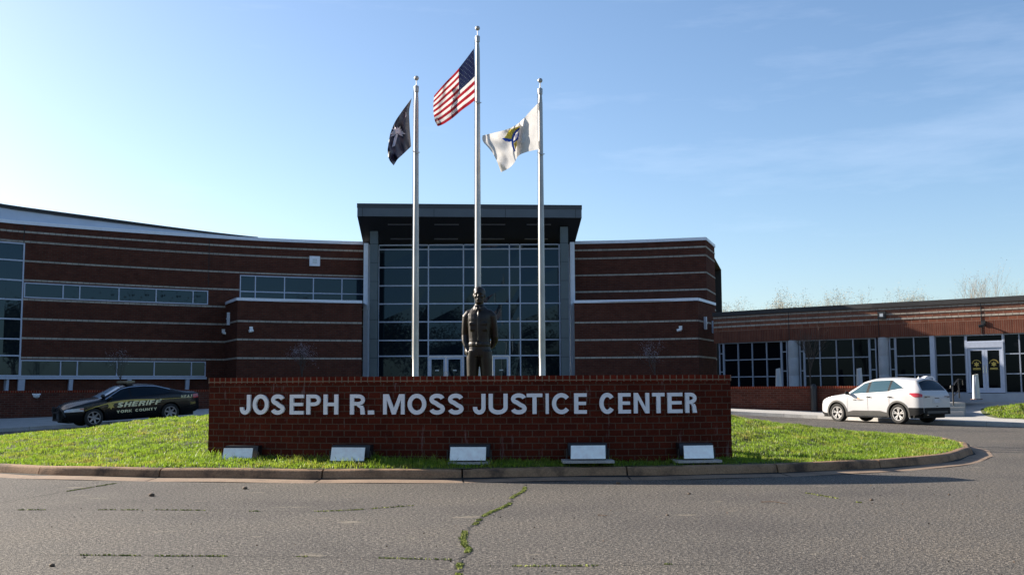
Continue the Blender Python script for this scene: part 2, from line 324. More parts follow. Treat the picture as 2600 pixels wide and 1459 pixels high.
def window(path, parent, As, Zs, name='window', fw=.07, d=-.10, th=.10, fm='aluminium', gm='glass', skip=()):
    mb = MB()                                    # verticals full height, horizontals between them, butted
    for i, a in enumerate(As):
        w_ = fw/2; lo, hi = (a, a+fw) if i == 0 else ((a-fw, a) if i == len(As)-1 else (a-w_, a+w_))
        slab(mb, path, lo, hi, Zs[0], Zs[-1], d, d+th)
    for i in range(len(As)-1):
        l = As[i]+(fw if i == 0 else fw/2); r_ = As[i+1]-(fw if i == len(As)-2 else fw/2)
        for j, z in enumerate(Zs):
            if (i, j) in skip: continue
            z0, z1 = (z, z+fw) if j == 0 else ((z-fw, z) if j == len(Zs)-1 else (z-fw/2, z+fw/2))
            slab(mb, path, l, r_, z0, z1, d, d+th-.003)
    o = mb.build(name, fm, parent)
    g = MB(); S = seg(path, As[0]+.01, As[-1]-.01, .9)
    for k in range(len(S)-1):
        g.quad([(*path.pos(S[k], d+.03), Zs[0]+.01), (*path.pos(S[k+1], d+.03), Zs[0]+.01), (*path.pos(S[k+1], d+.03), Zs[-1]-.01), (*path.pos(S[k], d+.03), Zs[-1]-.01)])
    g.build('pane', gm, o)
    return o
# ------------------------------------------------------------------ ground
_gx = [-60, -24, -20, -16, -13.6, -9, -5, 0, 4, 9, 12, 14, 19, 25, 60]; _gz = [-.35, -.32, -.25, -.02, .14, .38, .5, .5, .42, .2, .06, 0, -.12, -.22, -.4]
def groad(x, y): return sstep(28, 39, y)*np.interp(x, _gx, _gz)
ISL = Path([(9.46, 21.02), (8.28, 19.15), (7.35, 18.19), (5.6, 17.06), (3.13, 16.19), (1.05, 15.97), (-1.47, 15.70), (-4.48, 16.06), (-7.06, 16.67), (-8.13, 17.1), (-11, 18.7), (-13.6, 21.4), (-15, 25), (-14, 30), (-9.5, 34), (-3, 35.6), (4, 34.6), (8.6, 31), (10.5, 27), (10.35, 23.6), (9.46, 21.02)], True, .3)
FARK = Path([(-36, 26), (-28, 36), (-20.8, 42.2), (-17.2, 43.3), (-14.5, 44.9), (-9, 47.6), (-3, 49.2), (3, 49.2), (8, 47.8), (12.6, 44.8), (14.15, 42.3), (15.55, 40.1), (17.0, 38.8), (19, 37.8), (23, 36.6), (30, 35.6), (45, 34.6)], True, .5)
RW = (-.04)      # whole-earth sheet sits just below the asphalt
def sheet(name, m_, xs, ys, zf, kind=True):
    mb = MB(); mb.grid([[(x, y, float(zf(x, y))) for y in ys] for x in xs], None); o = mb.build(name, m_, None, True); return struct(o) if kind else o
xs = np.r_[-700, -200, -80, -60, np.arange(-46, 47, 1.), 60, 80, 200, 700]; ys = np.r_[-500, -80, -30, np.arange(-6, 62, 1.), 75, 100, 300, 1500]
sheet('ground', 'turf', xs, ys, lambda x, y: groad(x, y)-.05-sstep(40, 60, abs(x))*.3)
xs = np.arange(-46, 46.1, .8); ys = np.r_[-30, -10, np.arange(0, 52, .8)]
sheet('road', 'asphalt', xs, ys, groad)
def fkd(x, y):       # signed distance beyond the far kerb line (positive = building side)
    d = FARK.q-np.array([x, y]); k = int(np.argmin((d**2).sum(1))); k0, k1 = max(k-1, 0), min(k+1, len(FARK.q)-1); t_ = FARK.q[k1]-FARK.q[k0]
    return np.linalg.norm(d[k])*np.sign(t_[0]*(y-FARK.q[k][1])-t_[1]*(x-FARK.q[k][0]))
def gwalk(x, y): return groad(x, y)+.15+.72*sstep(1, 14, fkd(x, y))*sstep(38, 50, y)
def walk_z(x, y):
    d = fkd(x, y); return float(groad(x, y))+.15+(.02*d if d < 4 else .08+.075*(min(d, 14)-4))
mb = MB(); _xs = np.arange(-44, 46, .6); _ys = np.arange(26, 72, .6); _ix = {}
_FD = np.array([[fkd(a, b_) for b_ in _ys] for a in _xs])
for i in range(len(_xs)-1):
    for j in range(len(_ys)-1):
        if _FD[i:i+2, j:j+2].min() > .75:
            q = []
            for a, b_ in ((i, j), (i+1, j), (i+1, j+1), (i, j+1)):
                if (a, b_) not in _ix: _ix[(a, b_)] = len(mb.v); mb.v.append((_xs[a], _ys[b_], walk_z(_xs[a], _ys[b_])-.004))
                q.append(_ix[(a, b_)])
            mb.f.append(tuple(q)); mb.uv += [(0, 0)]*4; mb.mi.append(0)
struct(mb.build('plaza', 'sidewalk', None, True))
mb = MB(); rows = []      # sidewalk and plaza: from the kerb back under the buildings
for i, a in enumerate(np.arange(0, FARK.L, .8)):
    x0, y0 = FARK.pos(a); tx, ty = (FARK.pos(a, -1)[0]-x0, FARK.pos(a, -1)[1]-y0)
    r_ = []
    for d in (.15, .5, .9, 1.4, 1.8):
        x, y = x0+tx*d, y0+ty*d; r_.append((x, y, walk_z(x, y)+.002))
    rows.append(r_)
mb.grid(rows); struct(mb.build('sidewalk', 'sidewalk', None, True))
mb = MB(); J = np.arange(0, FARK.L, 3.)      # far kerb
for i in range(len(J)-1):
    S = seg(FARK, J[i]+.006, J[i+1]-.006, .8)
    for k in range(len(S)-1):
        (x0, y0), (x1, y1) = FARK.pos(S[k]), FARK.pos(S[k+1]); (u0, v0), (u1, v1) = FARK.pos(S[k], -.16), FARK.pos(S[k+1], -.16); g0, g1 = float(groad(x0, y0)), float(groad(x1, y1))
        mb.quad([(x0, y0, g0-.1), (x1, y1, g1-.1), (x1, y1, g1+.145), (x0, y0, g0+.145)]); mb.quad([(x0, y0, g0+.145), (x1, y1, g1+.145), (u1, v1, g1+.156), (u0, v0, g0+.156)])
struct(mb.build('kerb', 'sidewalk'))
# island kerb and gutter
def kpt(a, d, z):
    x, y = ISL.pos(a, d); return (x, y, z+float(groad(x, y)))
def inw(a, d): return ISL.pos(a, -d)
# ISL runs right-front -> left-front -> back: its left-hand normal; find the inward sign
_c = np.array([-2.3, 25.5]); _p = np.array(ISL.pos(3.)); SG = 1 if np.linalg.norm(np.array(ISL.pos(3., 1))-_c) < np.linalg.norm(_p-_c) else -1
prof = [(.08, .004), (.26, .022), (.44, .03), (.47, .13), (.49, .155), (.54, .168), (.62, .168), (.66, .10)]
joints = [2.2]; 
while joints[-1] < ISL.L-3: joints.append(joints[-1]+2.45+.25*math.sin(len(joints)*2.3))
mbk, mbg = MB(), MB(); edges = [0]+joints+[ISL.L]
for i in range(len(edges)-1):
    a0, a1 = edges[i]+.013, edges[i+1]-.013; S = seg(ISL, a0, a1, .3); wob = .012*math.sin(i*5.1)
    G_ = [[kpt(a, SG*(d+wob+.006*math.sin(a*3.3)+.004*math.sin(a*9.1+d*20)), z+.005*math.sin(a*2.1+i)) for d, z in prof] for a in S]
    mbg.grid([r_[:3] for r_ in G_]); mbk.grid([r_[2:] for r_ in G_])
    for e in (0, -1): mbk.quad([G_[e][2], *G_[e][3:], (G_[e][-1][0], G_[e][-1][1], -.05), (G_[e][2][0], G_[e][2][1], -.05)])
struct(mbg.build('gutter', 'gutter_concrete', None, auto=30)); struct(mbk.build('island_kerb', 'kerb_concrete', None, auto=50))
mb = MB()      # dark bed under the joints so they read as gaps
S = seg(ISL, 0, ISL.L, .4); mb.grid([[kpt(a, SG*.30, .0), kpt(a, SG*.62, .09)] for a in S]); struct(mb.build('kerb_bed', 'crack'))
# ------------------------------------------------------------------ sign wall path
SW = Path([(-5.13, 18.12), (-3.1, 17.42), (-1.0, 17.10), (.9, 17.02), (2.4, 17.15), (3.56, 17.5)], True, .2)
SWT = .60
INN = Path([ISL.pos(a, SG*.60) for a in np.arange(0, ISL.L, .5)]+[ISL.pos(0, SG*.60)], False)
_iq = INN.q
def island_dist(x, y):     # distance inside the kerb's inner edge (negative outside)
    x = np.asarray(x, float); y = np.asarray(y, float); d = np.full(x.shape, 1e9); ins = np.zeros(x.shape, bool)
    for i in range(len(_iq)-1):
        ax, ay = _iq[i]; bx, by = _iq[i+1]; l = (bx-ax)**2+(by-ay)**2+1e-12
        t_ = np.clip(((x-ax)*(bx-ax)+(y-ay)*(by-ay))/l, 0, 1); d = np.minimum(d, np.hypot(x-ax-t_*(bx-ax), y-ay-t_*(by-ay)))
        c_ = (ay > y) != (by > y); ins ^= c_ & (x < (bx-ax)*(y-ay)/(by-ay+1e-12)+ax)
    return np.where(ins, d, -d)
def lawn_z(x, y):
    d = island_dist(x, y); base = groad(x, y)+.15
    h = (.64-.13*sstep(-5.5, -11, x)+.06*sstep(2, 5, x))*sstep(-.5, 7.4, d)**1.15-.02*sstep(0, 1, d)
    wy = np.interp(x, SW.q[:, 0], SW.q[:, 1])
    fr = .02+.085*np.clip(d, 0, .9)
    k = sstep(.35, -.1, np.maximum(-5.2-x, x-3.7))*sstep(.10, .02, y-(wy+.12))      # in front of the sign the bed is cut flat
    k2 = sstep(1.6, .2, np.maximum(-5.2-x, x-3.7))*sstep(1.0, -.3, y-wy)
    m_ = np.maximum(k, k2*.75)
    n_ = .022*np.sin(x*2.3+y*1.1)+.020*np.sin(x*5.1-y*3.7)+.016*np.sin(x*9.3+y*7.9)+.010*np.sin(x*15.1-y*13.3)
    return base+h*(1-m_)+fr*m_+n_*np.clip(d, 0, 1)
xs = np.arange(-15.5, 11, .12); ys = np.arange(15.9, 35.8, .12); X, Y = np.meshgrid(xs, ys, indexing='ij'); Z = lawn_z(X, Y); Dm = island_dist(X, Y)
mb = MB(); vi = -np.ones(X.shape, int)
for i in range(len(xs)-1):
    for j in range(len(ys)-1):
        if Dm[i, j] > -.09 and Dm[i+1, j] > -.09 and Dm[i, j+1] > -.09 and Dm[i+1, j+1] > -.09:
            q = []
            for a, c_ in ((i, j), (i+1, j), (i+1, j+1), (i, j+1)):
                if vi[a, c_] < 0: vi[a, c_] = len(mb.v); mb.v.append((X[a, c_], Y[a, c_], Z[a, c_]))
                q.append(vi[a, c_])
            mb.f.append(tuple(q)); mb.uv += [(0, 0)]*4; mb.mi.append(0)
struct(mb.build('lawn', 'turf', None, True))
def blades(name, pts, zf, h0, h1, wd, label=None, lean=.45, matn='blade'):
    n = len(pts); x, y = pts[:, 0], pts[:, 1]; z = zf(x, y); a = rng.uniform(0, 2*np.pi, n); h = rng.uniform(h0, h1, n); w_ = wd*rng.uniform(.6, 1.3, n)
    la = rng.uniform(0, 2*np.pi, n); ll = h*lean*rng.uniform(.1, 1.5, n); cx, cy = np.cos(a)*w_/2, np.sin(a)*w_/2
    v = np.empty((n, 5, 3)); mx_, my_ = x+np.cos(la)*ll*.35, y+np.sin(la)*ll*.35
    v[:, 0] = np.c_[x-cx, y-cy, z-.01]; v[:, 1] = np.c_[x+cx, y+cy, z-.01]; v[:, 2] = np.c_[mx_+cx*.8, my_+cy*.8, z+h*.6]; v[:, 3] = np.c_[x+np.cos(la)*ll, y+np.sin(la)*ll, z+h]; v[:, 4] = np.c_[mx_-cx*.8, my_-cy*.8, z+h*.6]
    me = bpy.data.meshes.new(name); me.vertices.add(n*5); me.vertices.foreach_set('co', v.ravel().astype('f')); b0 = np.arange(n)*5
    f4 = np.stack([b0, b0+1, b0+2, b0+4], 1); f3 = np.stack([b0+4, b0+2, b0+3], 1); li = np.concatenate([f4.ravel(), f3.ravel()]).astype('i')
    me.loops.add(len(li)); me.loops.foreach_set('vertex_index', li); me.polygons.add(2*n)
    me.polygons.foreach_set('loop_start', np.concatenate([np.arange(n)*4, 4*n+np.arange(n)*3]).astype('i')); me.polygons.foreach_set('loop_total', np.concatenate([np.full(n, 4), np.full(n, 3)]).astype('i'))
    me.update(calc_edges=True); me.materials.append(MT[matn]); o = bpy.data.objects.new(name, me); COL.objects.link(o); return tag(o, label, None, None, 'stuff')
def pnoise(x, y):
    return (np.sin(x*1.7+y*.9)+np.sin(x*.8-y*2.1+1.3)+np.sin(x*3.9+y*3.1+.5)*.6+np.sin(x*7.3-y*5.7)*.45+np.sin(x*13.1+y*11.3)*.3)/3.3
n = 620000; p = np.c_[rng.uniform(-13.5, 10.5, n), 15.9+16.5*rng.uniform(0, 1, n)**1.55]
vis = (np.abs(p[:, 0]/p[:, 1]) < .56); p = p[vis]
dd = island_dist(p[:, 0], p[:, 1]); wy = np.interp(p[:, 0], SW.q[:, 0], SW.q[:, 1]); inwall = (p[:, 0] > -5.2) & (p[:, 0] < 3.65) & (p[:, 1] > wy) & (p[:, 1] < wy+.62)
nn_ = pnoise(p[:, 0]*2.2, p[:, 1]*2.2); keep = (dd > rng.uniform(-.03, .16, len(p))) & ~inwall & (rng.uniform(0, 1, len(p)) < .78+.5*nn_)
p = p[keep]; k = pnoise(p[:, 0]*1.3+4, p[:, 1]*1.3) > .25
blades('grass', p[~k], lawn_z, .025, .06, .011, 'bright green short grass on the island mound around the sign')
blades('grass', p[k], lawn_z, .03, .07, .012, 'longer tufted green grass on the island mound')
tc_ = []                      # tall tufts along the sign foot and beside its ends
for _ in range(150):
    a = rng.uniform(-.5, SW.L+.5); x, y = SW.pos(a, rng.uniform(.08, .8)); m_ = int(rng.integers(6, 22)); tc_.append(np.c_[rng.normal(x, .05, m_), rng.normal(y, .04, m_)])
for _ in range(260):
    x, y = rng.uniform(-11, 9), rng.uniform(17, 24); 
    if -5.4 < x < 3.8: continue
    m_ = int(rng.integers(4, 14)); tc_.append(np.c_[rng.normal(x, .05, m_), rng.normal(y, .05, m_)])
tc_ = np.concatenate(tc_); tc_ = tc_[island_dist(tc_[:, 0], tc_[:, 1]) > .05]; blades('grass_tufts', tc_, lawn_z, .06, .15, .009, 'tall loose grass tufts along the foot of the brick sign', .55)
# ------------------------------------------------------------------ bank on the right, with lawn
def bank_h(x, y, d=None):
    d = fkd(x, y) if d is None else d
    e = float(sstep(-.2, 3.2, x-.435*y+.3)); z = walk_z(x, y)
    t_ = .21+.58*float(sstep(2.9, 7.2, d))+float(groad(x, y))+.02*math.sin(x*2.1+y)+.015*math.sin(x*5-y*3)
    if d > 8.3: t_ -= (d-8.3)*1.2
    if d < 2.9: t_ -= (2.9-d)*.5
    return z-.03+max(-.05, (t_-z+.03))*e
mb = MB(); _xs = np.arange(16.2, 40, .3); _ys = np.arange(37, 51, .3); _FD = np.array([[fkd(a, c_) for c_ in _ys] for a in _xs]); _BZ = np.array([[bank_h(_xs[i], _ys[j], _FD[i, j]) for j in range(len(_ys))] for i in range(len(_xs))]); _ix = {}
for i in range(len(_xs)-1):
    for j in range(len(_ys)-1):
        if _FD[i:i+2, j:j+2].min() > 2.5 and _FD[i:i+2, j:j+2].max() < 9.2:
            q = []
            for a, c_ in ((i, j), (i+1, j), (i+1, j+1), (i, j+1)):
                if (a, c_) not in _ix: _ix[(a, c_)] = len(mb.v); mb.v.append((_xs[a], _ys[c_], _BZ[a, c_]))
                q.append(_ix[(a, c_)])
            mb.f.append(tuple(q)); mb.uv += [(0, 0)]*4; mb.mi.append(0)
struct(mb.build('grass_bank', 'turf', None, True))
pp = np.c_[rng.uniform(16.5, 30, 60000), rng.uniform(39.5, 48.5, 60000)]; pp = pp[(pp[:, 0]/pp[:, 1] < .7) & (pnoise(pp[:, 0]*1.5, pp[:, 1]*1.5) > -.5)]; kk = []
for x, y in pp[:26000]:
    d = fkd(x, y)
    if 2.95 < d < 8.2:
        z = bank_h(x, y, d)
        if z > walk_z(x, y)+.01: kk.append((x, y, z))
kk = np.array(kk); blades('bank_grass', kk[:, :2], lambda x, y: kk[:, 2], .04, .09, .035, 'mown green grass on the bank below the right entrance')
# ------------------------------------------------------------------ main building
B = empty('courthouse_building', (-2.6, 63.6, 1.0), 0, 'long curved dark brick building with pale stripes and tall glass entrance under dark canopy', 'building')
def inv(o):                    # parent keeps world placement
    o.matrix_parent_inverse = Matrix.Translation(-o.parent.location); return o
_b = MB.build
def build_kw(s, name, mats, parent=None, *a, **k):
    o = _b(s, name, mats, parent, *a, **k)
    if parent is not None and parent.type == 'EMPTY' and parent.location.length > 0 and not k.get('local'): inv(o)
    return o
MB.build = build_kw
mp_ = [(-40, 36.5), (-37.5, 41), (-34, 46.2), (-30, 51)]+[tuple(PZ(*q, 9.69)[:2]) for q in ((0, 583), (55, 588))]+[(-21.75, 58.5), (-16.7, 61.5), (-12.9, 63.15), (-9.08, 64.3), (-8.55, 64.42)]
ML = Path(mp_); MR = Path([(3.4, 64.62), (7.5, 64.1), (11.56, 63.08)]); MRS = Path([(11.56, 63.08), (12.75, 66.6)], False)
ZT, ZB, PT = 10.08, .2, 6.24
PLr = Path([(-16.6, 61.55), (-15.1, 58.5)], False); PLf = Path([(-15.1, 58.5), (-12, 59.9), (-8.6, 60.95)]); PRf = Path([(3.6, 61.65), (7.4, 61.2), (10.5, 60.2)]); PRs = Path([(10.5, 60.2), (12.2, 64.0)], False)
def ML_at(px, py): return ML.at(px, py)
# windows in the left wing
tA = [ML_at(p_, 745) for p_ in (59.5, 160.5, 202.5, 301.6, 397.6, 491.4, 528)]; tZ = (ML.zat(tA[3], 767), ML.zat(tA[3], 728.5)); tZ = (6.22, 7.03)
lA = [ML_at(p_, 935) for p_ in (52, 153.6, 196, 295.5, 392, 487, 523)]; lZ = (2.10, 2.97)
gA = [ML_at(p_, 780) for p_ in (-260, -190, -125, -60)]+[tA[0]-.03]
gZ = [2.10]+[ML.zat(gA[-1], y_) for y_ in (902.6, 860.3, 809.9, 760.7, 711.7, 661.9)]+[ML.zat(gA[-1], 617)]
uA = [ML_at(p_, 735) for p_ in (609.5, 648, 721.6, 794.9, 867.4)]+[ML.L-.25]; uZ = (6.36, ML.zat(uA[0], 739), 8.02)
holes = [(gA[0], gA[-1], gZ[0], gZ[-1]), (tA[0], tA[-1], *tZ), (lA[0], lA[-1], *lZ), (uA[0], uA[-1], uZ[0], uZ[-1])]
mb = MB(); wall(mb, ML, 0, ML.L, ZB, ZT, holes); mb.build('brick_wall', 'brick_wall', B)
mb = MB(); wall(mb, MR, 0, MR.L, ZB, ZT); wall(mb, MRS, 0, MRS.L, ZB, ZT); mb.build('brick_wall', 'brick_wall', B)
window(ML, B, gA, gZ, fw=.075); window(ML, B, tA, tZ, fw=.06); window(ML, B, lA, lZ, fw=.06); window(ML, B, uA, uZ, fw=.06)
for path in (ML, MR, MRS):
    for z in (9.69, 9.18, 8.16, 7.145, 6.13, 5.11, 4.10, 3.08):
        if path is not ML:
            mb = MB(); slab(mb, path, 0, path.L, z-.05, z+.05, .0, .018); mb.build('stone_band', 'band_stone', B); continue
        cuts = sorted([(h[0], h[1]) for h in holes if h[2] < z < h[3]]); a = 0
        for c0, c1 in cuts+[(ML.L, ML.L)]:
            if c0 > a+.02: mb = MB(); slab(mb, path, a, c0, z-.05, z+.05, .0, .018); mb.build('stone_band', 'band_stone', B)
            a = c1
mb = MB(); slab(mb, ML, 0, ML.L, ZT, 10.26, -.35, .06); mb.build('roof_coping', 'white_metal', B); mb = MB(); slab(mb, MR, 0, MR.L+.03, ZT, 10.26, -.35, .06); slab(mb, MRS, .06, MRS.L, ZT, 10.255, -.35, .06); mb.build('roof_coping', 'white_metal', B)
# sloped clerestory roof edge above the left wing
a_e = ML_at(655, 600); a_s = 0
def zwhite(a): return 10.262+max(0, (a_e-a)/(a_e-ML_at(0, 560)))**1.15*.62
mb = MB(); slab(mb, ML, a_s, a_e-1.2, 10.2, 10.3, -.55, -.12, zt=zwhite); mb.build('clerestory_fascia', 'white_fascia', B)
mb = MB(); A = seg(ML, a_s, a_e, .8)
for k in range(len(A)-1):
    a, c_ = A[k], A[k+1]; z0, z1 = zwhite(a)+.001, zwhite(c_)+.001; t0 = .05+.14*min(1, (a_e-a)/9); t1 = .05+.14*min(1, (a_e-c_)/9)
    q0, q1, r0, r1 = ML.pos(a, -.02), ML.pos(c_, -.02), ML.pos(a, -9), ML.pos(c_, -9)
    mb.quad([(*q0, z0), (*q1, z1), (*q1, z1+t1), (*q0, z0+t0)]); mb.quad([(*q0, z0+t0), (*q1, z1+t1), (*r1, z1+t1-.6), (*r0, z0+t0-.6)]); mb.quad([(*q0, z0), (*q1, z1), (*ML.pos(c_, -.6), z1), (*ML.pos(a, -.6), z0)])
mb.build('clerestory_roof', 'dark_roof', B)
mb = MB()      # flat roofs and the far side, seen only from elsewhere
for path in (ML, MR):
    S = seg(path, 0, path.L, 2.)
    for k in range(len(S)-1):
        p0, p1 = path.pos(S[k], -.3), path.pos(S[k+1], -.3); q0, q1 = path.pos(S[k], -16), path.pos(S[k+1], -16)
        mb.quad([(*p0, 10.), (*p1, 10.), (*q1, 10.), (*q0, 10.)]); mb.quad([(*q0, 0), (*q1, 0), (*q1, 10.), (*q0, 10.)])
mb.quad([(-8.6, 64.4, 10), (3.6, 64.6, 10), (3.6, 80, 10), (-8.6, 80, 10)]); mb.build('flat_roof', 'dark_roof', B)
# projecting lower storey
for pair in ((PLr, PLf), (PRf, PRs)):
    mb = MB()
    for path in pair: wall(mb, path, 0, path.L, ZB, PT)
    mb.build('lower_brick_wall', 'brick_wall', B)
    for path in pair:
        for z in (5.11, 4.10, 3.08): mb = MB(); slab(mb, path, 0, path.L, z-.05, z+.05, .0, .018); mb.build('stone_band', 'band_stone', B)
mb = MB(); slab(mb, PLf, 0, PLf.L, PT, 6.40, -.3, .07); slab(mb, PLr, -.1, PLr.L+.04, PT+.002, 6.397, -.3, .07); mb.quad([(-16.6, 61.6, 6.3), (-15.1, 58.6, 6.3), (-8.6, 61, 6.3), (-8.6, 64.4, 6.3)]); mb.build('lower_coping', 'white_metal', B)
mb = MB(); slab(mb, PRf, 0, PRf.L+.04, PT, 6.40, -.3, .07); slab(mb, PRs, .07, PRs.L, PT+.002, 6.397, -.3, .07)
mb.quad([(3.6, 61.7, 6.3), (10.5, 60.3, 6.3), (11.6, 63.2, 6.3), (3.6, 64.6, 6.3)])
mb.build('lower_coping', 'white_metal', B)
# expansion joints, sill brackets
for p_, y_ in ((62, 590), (532, 640)):
    a = ML_at(p_, y_); mb = MB(); slab(mb, ML, a-.015, a+.015, 7.3 if p_ > 100 else 9.1, ZT, .0, .022); mb.build('expansion_joint', 'joint_dark', B)
mb = MB(); slab(mb, ML, gA[0], lA[-1], 1.96, 2.08, .0, .30); mb.build('window_sill', 'aluminium', B)
for p_ in (15, 53, 177, 326, 474):
    a = ML_at(p_, 965); w_ = .16 if p_ == 53 else .1; mb = MB(); A_ = [(*ML.pos(a-w_, d), z) for d, z in ((0, .9), (.08, .9), (.28, 1.955), (0, 1.955))]; B_ = [(*ML.pos(a+w_, d), z) for d, z in ((0, .9), (.08, .9), (.28, 1.955), (0, 1.955))]
    mb.quad(A_); mb.quad(B_[::-1])
    for k in range(4): mb.quad([A_[k], B_[k], B_[(k+1) % 4], A_[(k+1) % 4]])
    mb.build('sill_bracket', 'aluminium', B)
# glass entrance
FL = 1.08; EN = Path([(-8.62, 63.6), (3.45, 63.6)], False)
def ex(x): return x+8.62
Xm = [-7.986, -5.633, -4.998, -2.903, -2.221, -.15, .485, 2.839]; Zm = [FL, 3.289, 4.222, 5.32, 6.398, 7.485, 8.581, 9.665, 9.93]
fr = MB(); fw = .075
cols = [-8.55]+Xm+[3.4]
for i, x in enumerate(cols): slab(fr, EN, ex(x)-fw/2, ex(x)+fw/2, FL, Zm[-1], 0, .12)
for i in range(len(cols)-1):
    for j, z in enumerate(Zm):
        if j == 0: z0, z1 = (z, z+fw)
        else: z0, z1 = z-fw/2, z+fw/2
        if j == 0 and (cols[i], cols[i+1]) in ((-4.998, -2.903), (-2.221, -.15)): continue
        slab(fr, EN, ex(cols[i])+fw/2, ex(cols[i+1])-fw/2, z0, z1, .003, .117)
cw = fr.build('curtain_wall', 'aluminium', B)
pn = MB()
for i in range(len(cols)-1):
    for j in range(len(Zm)-1):
        if j == 0 and (cols[i], cols[i+1]) in ((-4.998, -2.903), (-2.221, -.15)): continue
        pn.quad([(cols[i]+.03, 63.56+.012*math.sin(i*3+j*7), Zm[j]+.03), (cols[i+1]-.03, 63.56+.012*math.cos(i*5+j*3), Zm[j]+.03), (cols[i+1]-.03, 63.56+.012*math.sin(i+j*5), Zm[j+1]-.03), (cols[i]+.03, 63.56+.012*math.cos(i*2+j), Zm[j+1]-.03)])
pn.build('pane', 'glass', cw)
def door_leaf(parent, x0, x1, z0, z1, y, handle_side, fr_=.14, name='door', m_='aluminium', gm='glass', tf=None):
    f = tf or (lambda x, yy, z: (x, yy, z)); mb = MB()
    mb.box(x0, x0+fr_, y-.05, y, z0, z1, f); mb.box(x1-fr_, x1, y-.05, y, z0, z1, f); mb.box(x0+fr_, x1-fr_, y-.048, y-.002, z0, z0+fr_*1.9, f); mb.box(x0+fr_, x1-fr_, y-.048, y-.002, z1-fr_*1.1, z1, f)
    o = mb.build(name, m_, parent); g = MB(); g.quad([f(x0+fr_, y-.02, z0+fr_*1.9), f(x1-fr_, y-.02, z0+fr_*1.9), f(x1-fr_, y-.02, z1-fr_*1.1), f(x0+fr_, y-.02, z1-fr_*1.1)]); g.build('pane', gm, o)
    h = MB(); hx = x1-fr_*.5 if handle_side > 0 else x0+fr_*.5; h.tube([f(hx, y-.05, z0+.9), f(hx, y-.11, z0+.92), f(hx, y-.11, z0+1.3), f(hx, y-.05, z0+1.32)], .014, 6); h.build('handle', 'chrome', o); return o
for xa, xb in ((-4.998, -2.903), (-2.221, -.15)):
    m_ = (xa+xb)/2; door_leaf(B, xa+.045, m_-.004, FL, 3.245, 63.585, 1); door_leaf(B, m_+.004, xb-.045, FL, 3.245, 63.585, -1)
    for xc in ((xa+m_)/2, (xb+m_)/2):
        nt_ = MB(); nt_.box(xc-.11, xc+.11, 63.553, 63.561, 2.40, 2.47); nt_.build('door_notice', 'grey_white', B)
for x0, x1 in ((-8.30, -7.84), (2.84, 3.30)):
    mb = MB(); mb.box(x0, x1, 61.9, 62.35, FL, 10.75); o = mb.build('column', 'column_panel', B)
    for y_ in (619, 666.9, 714.4, 762.3, 811.3, 859.7, 908):
        z = P(950, y_, 61.9)[2]; j_ = MB(); j_.box(x0-.003, x1+.003, 61.895, 62.353, z-.012, z+.012); j_.build('panel_joint', 'joint_dark', o)
for x0, x1 in ((-8.78, -8.52), (3.46, 3.72)):
    mb = MB(); mb.box(x0, x1, 62.75, 63.7, FL-.6, 9.96); mb.build('white_pilaster', 'white_metal', B)
# canopy
cl, cr = np.array([-8.78, 60.0]), np.array([4.05, 61.0]); bl, br_ = np.array([-8.93, 63.75]), np.array([3.80, 64.74])
ZTOP, ZM, ZF, ZS = 11.87, 11.62, 11.13, 9.95
def cbox(mb, z0, z1, e, mi=0):
    a, b_, c_, d_ = (cl+[-e, -e]), (cr+[e, -e]), np.array([4.05+e, 67.]), np.array([-8.78-e, 67.]); p0 = [(*q, z0) for q in (a, b_, c_, d_)]; p1 = [(*q, z1) for q in (a, b_, c_, d_)]
    mb.quad(p1, None, mi); mb.quad(p0[::-1], None, mi)
    for k in range(4): mb.quad([p0[k], p0[(k+1) % 4], p1[(k+1) % 4], p1[k]], None, mi)
mb = MB(); cbox(mb, ZM, ZTOP, .02); mb.build('canopy_cap', 'fascia_upper', B)
mb = MB(); cbox(mb, ZF, ZM-.002, 0); cf = mb.build('canopy_fascia', 'fascia_panel', B)
n_ = (cr-cl)/np.linalg.norm(cr-cl)
for px_ in (920, 1102, 1283, 1462):
    t_ = min(np.linspace(0, 1, 400), key=lambda q: abs(proj((*(cl+(cr-cl)*q), 11.3))[0]-px_)); p_ = cl+(cr-cl)*t_; mb = MB(); mb.box(-.012, .012, -.006, .01, ZF, ZM-.004, lambda x, y, z: (p_[0]+n_[0]*x, p_[1]+n_[1]*x+y, z)); mb.build('fascia_joint', 'joint_dark', cf)
e_ = .01; p0, p1, p2, p3 = (*cl, ZF-.003), (*cr, ZF-.003), (*br_, ZS), (*bl, ZS)
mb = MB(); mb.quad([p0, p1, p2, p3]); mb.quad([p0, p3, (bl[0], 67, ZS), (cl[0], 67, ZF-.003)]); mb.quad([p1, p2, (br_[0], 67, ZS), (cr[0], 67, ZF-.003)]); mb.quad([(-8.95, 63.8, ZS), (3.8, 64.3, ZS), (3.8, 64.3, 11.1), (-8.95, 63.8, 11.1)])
sf = mb.build('canopy_soffit', 'soffit', B)
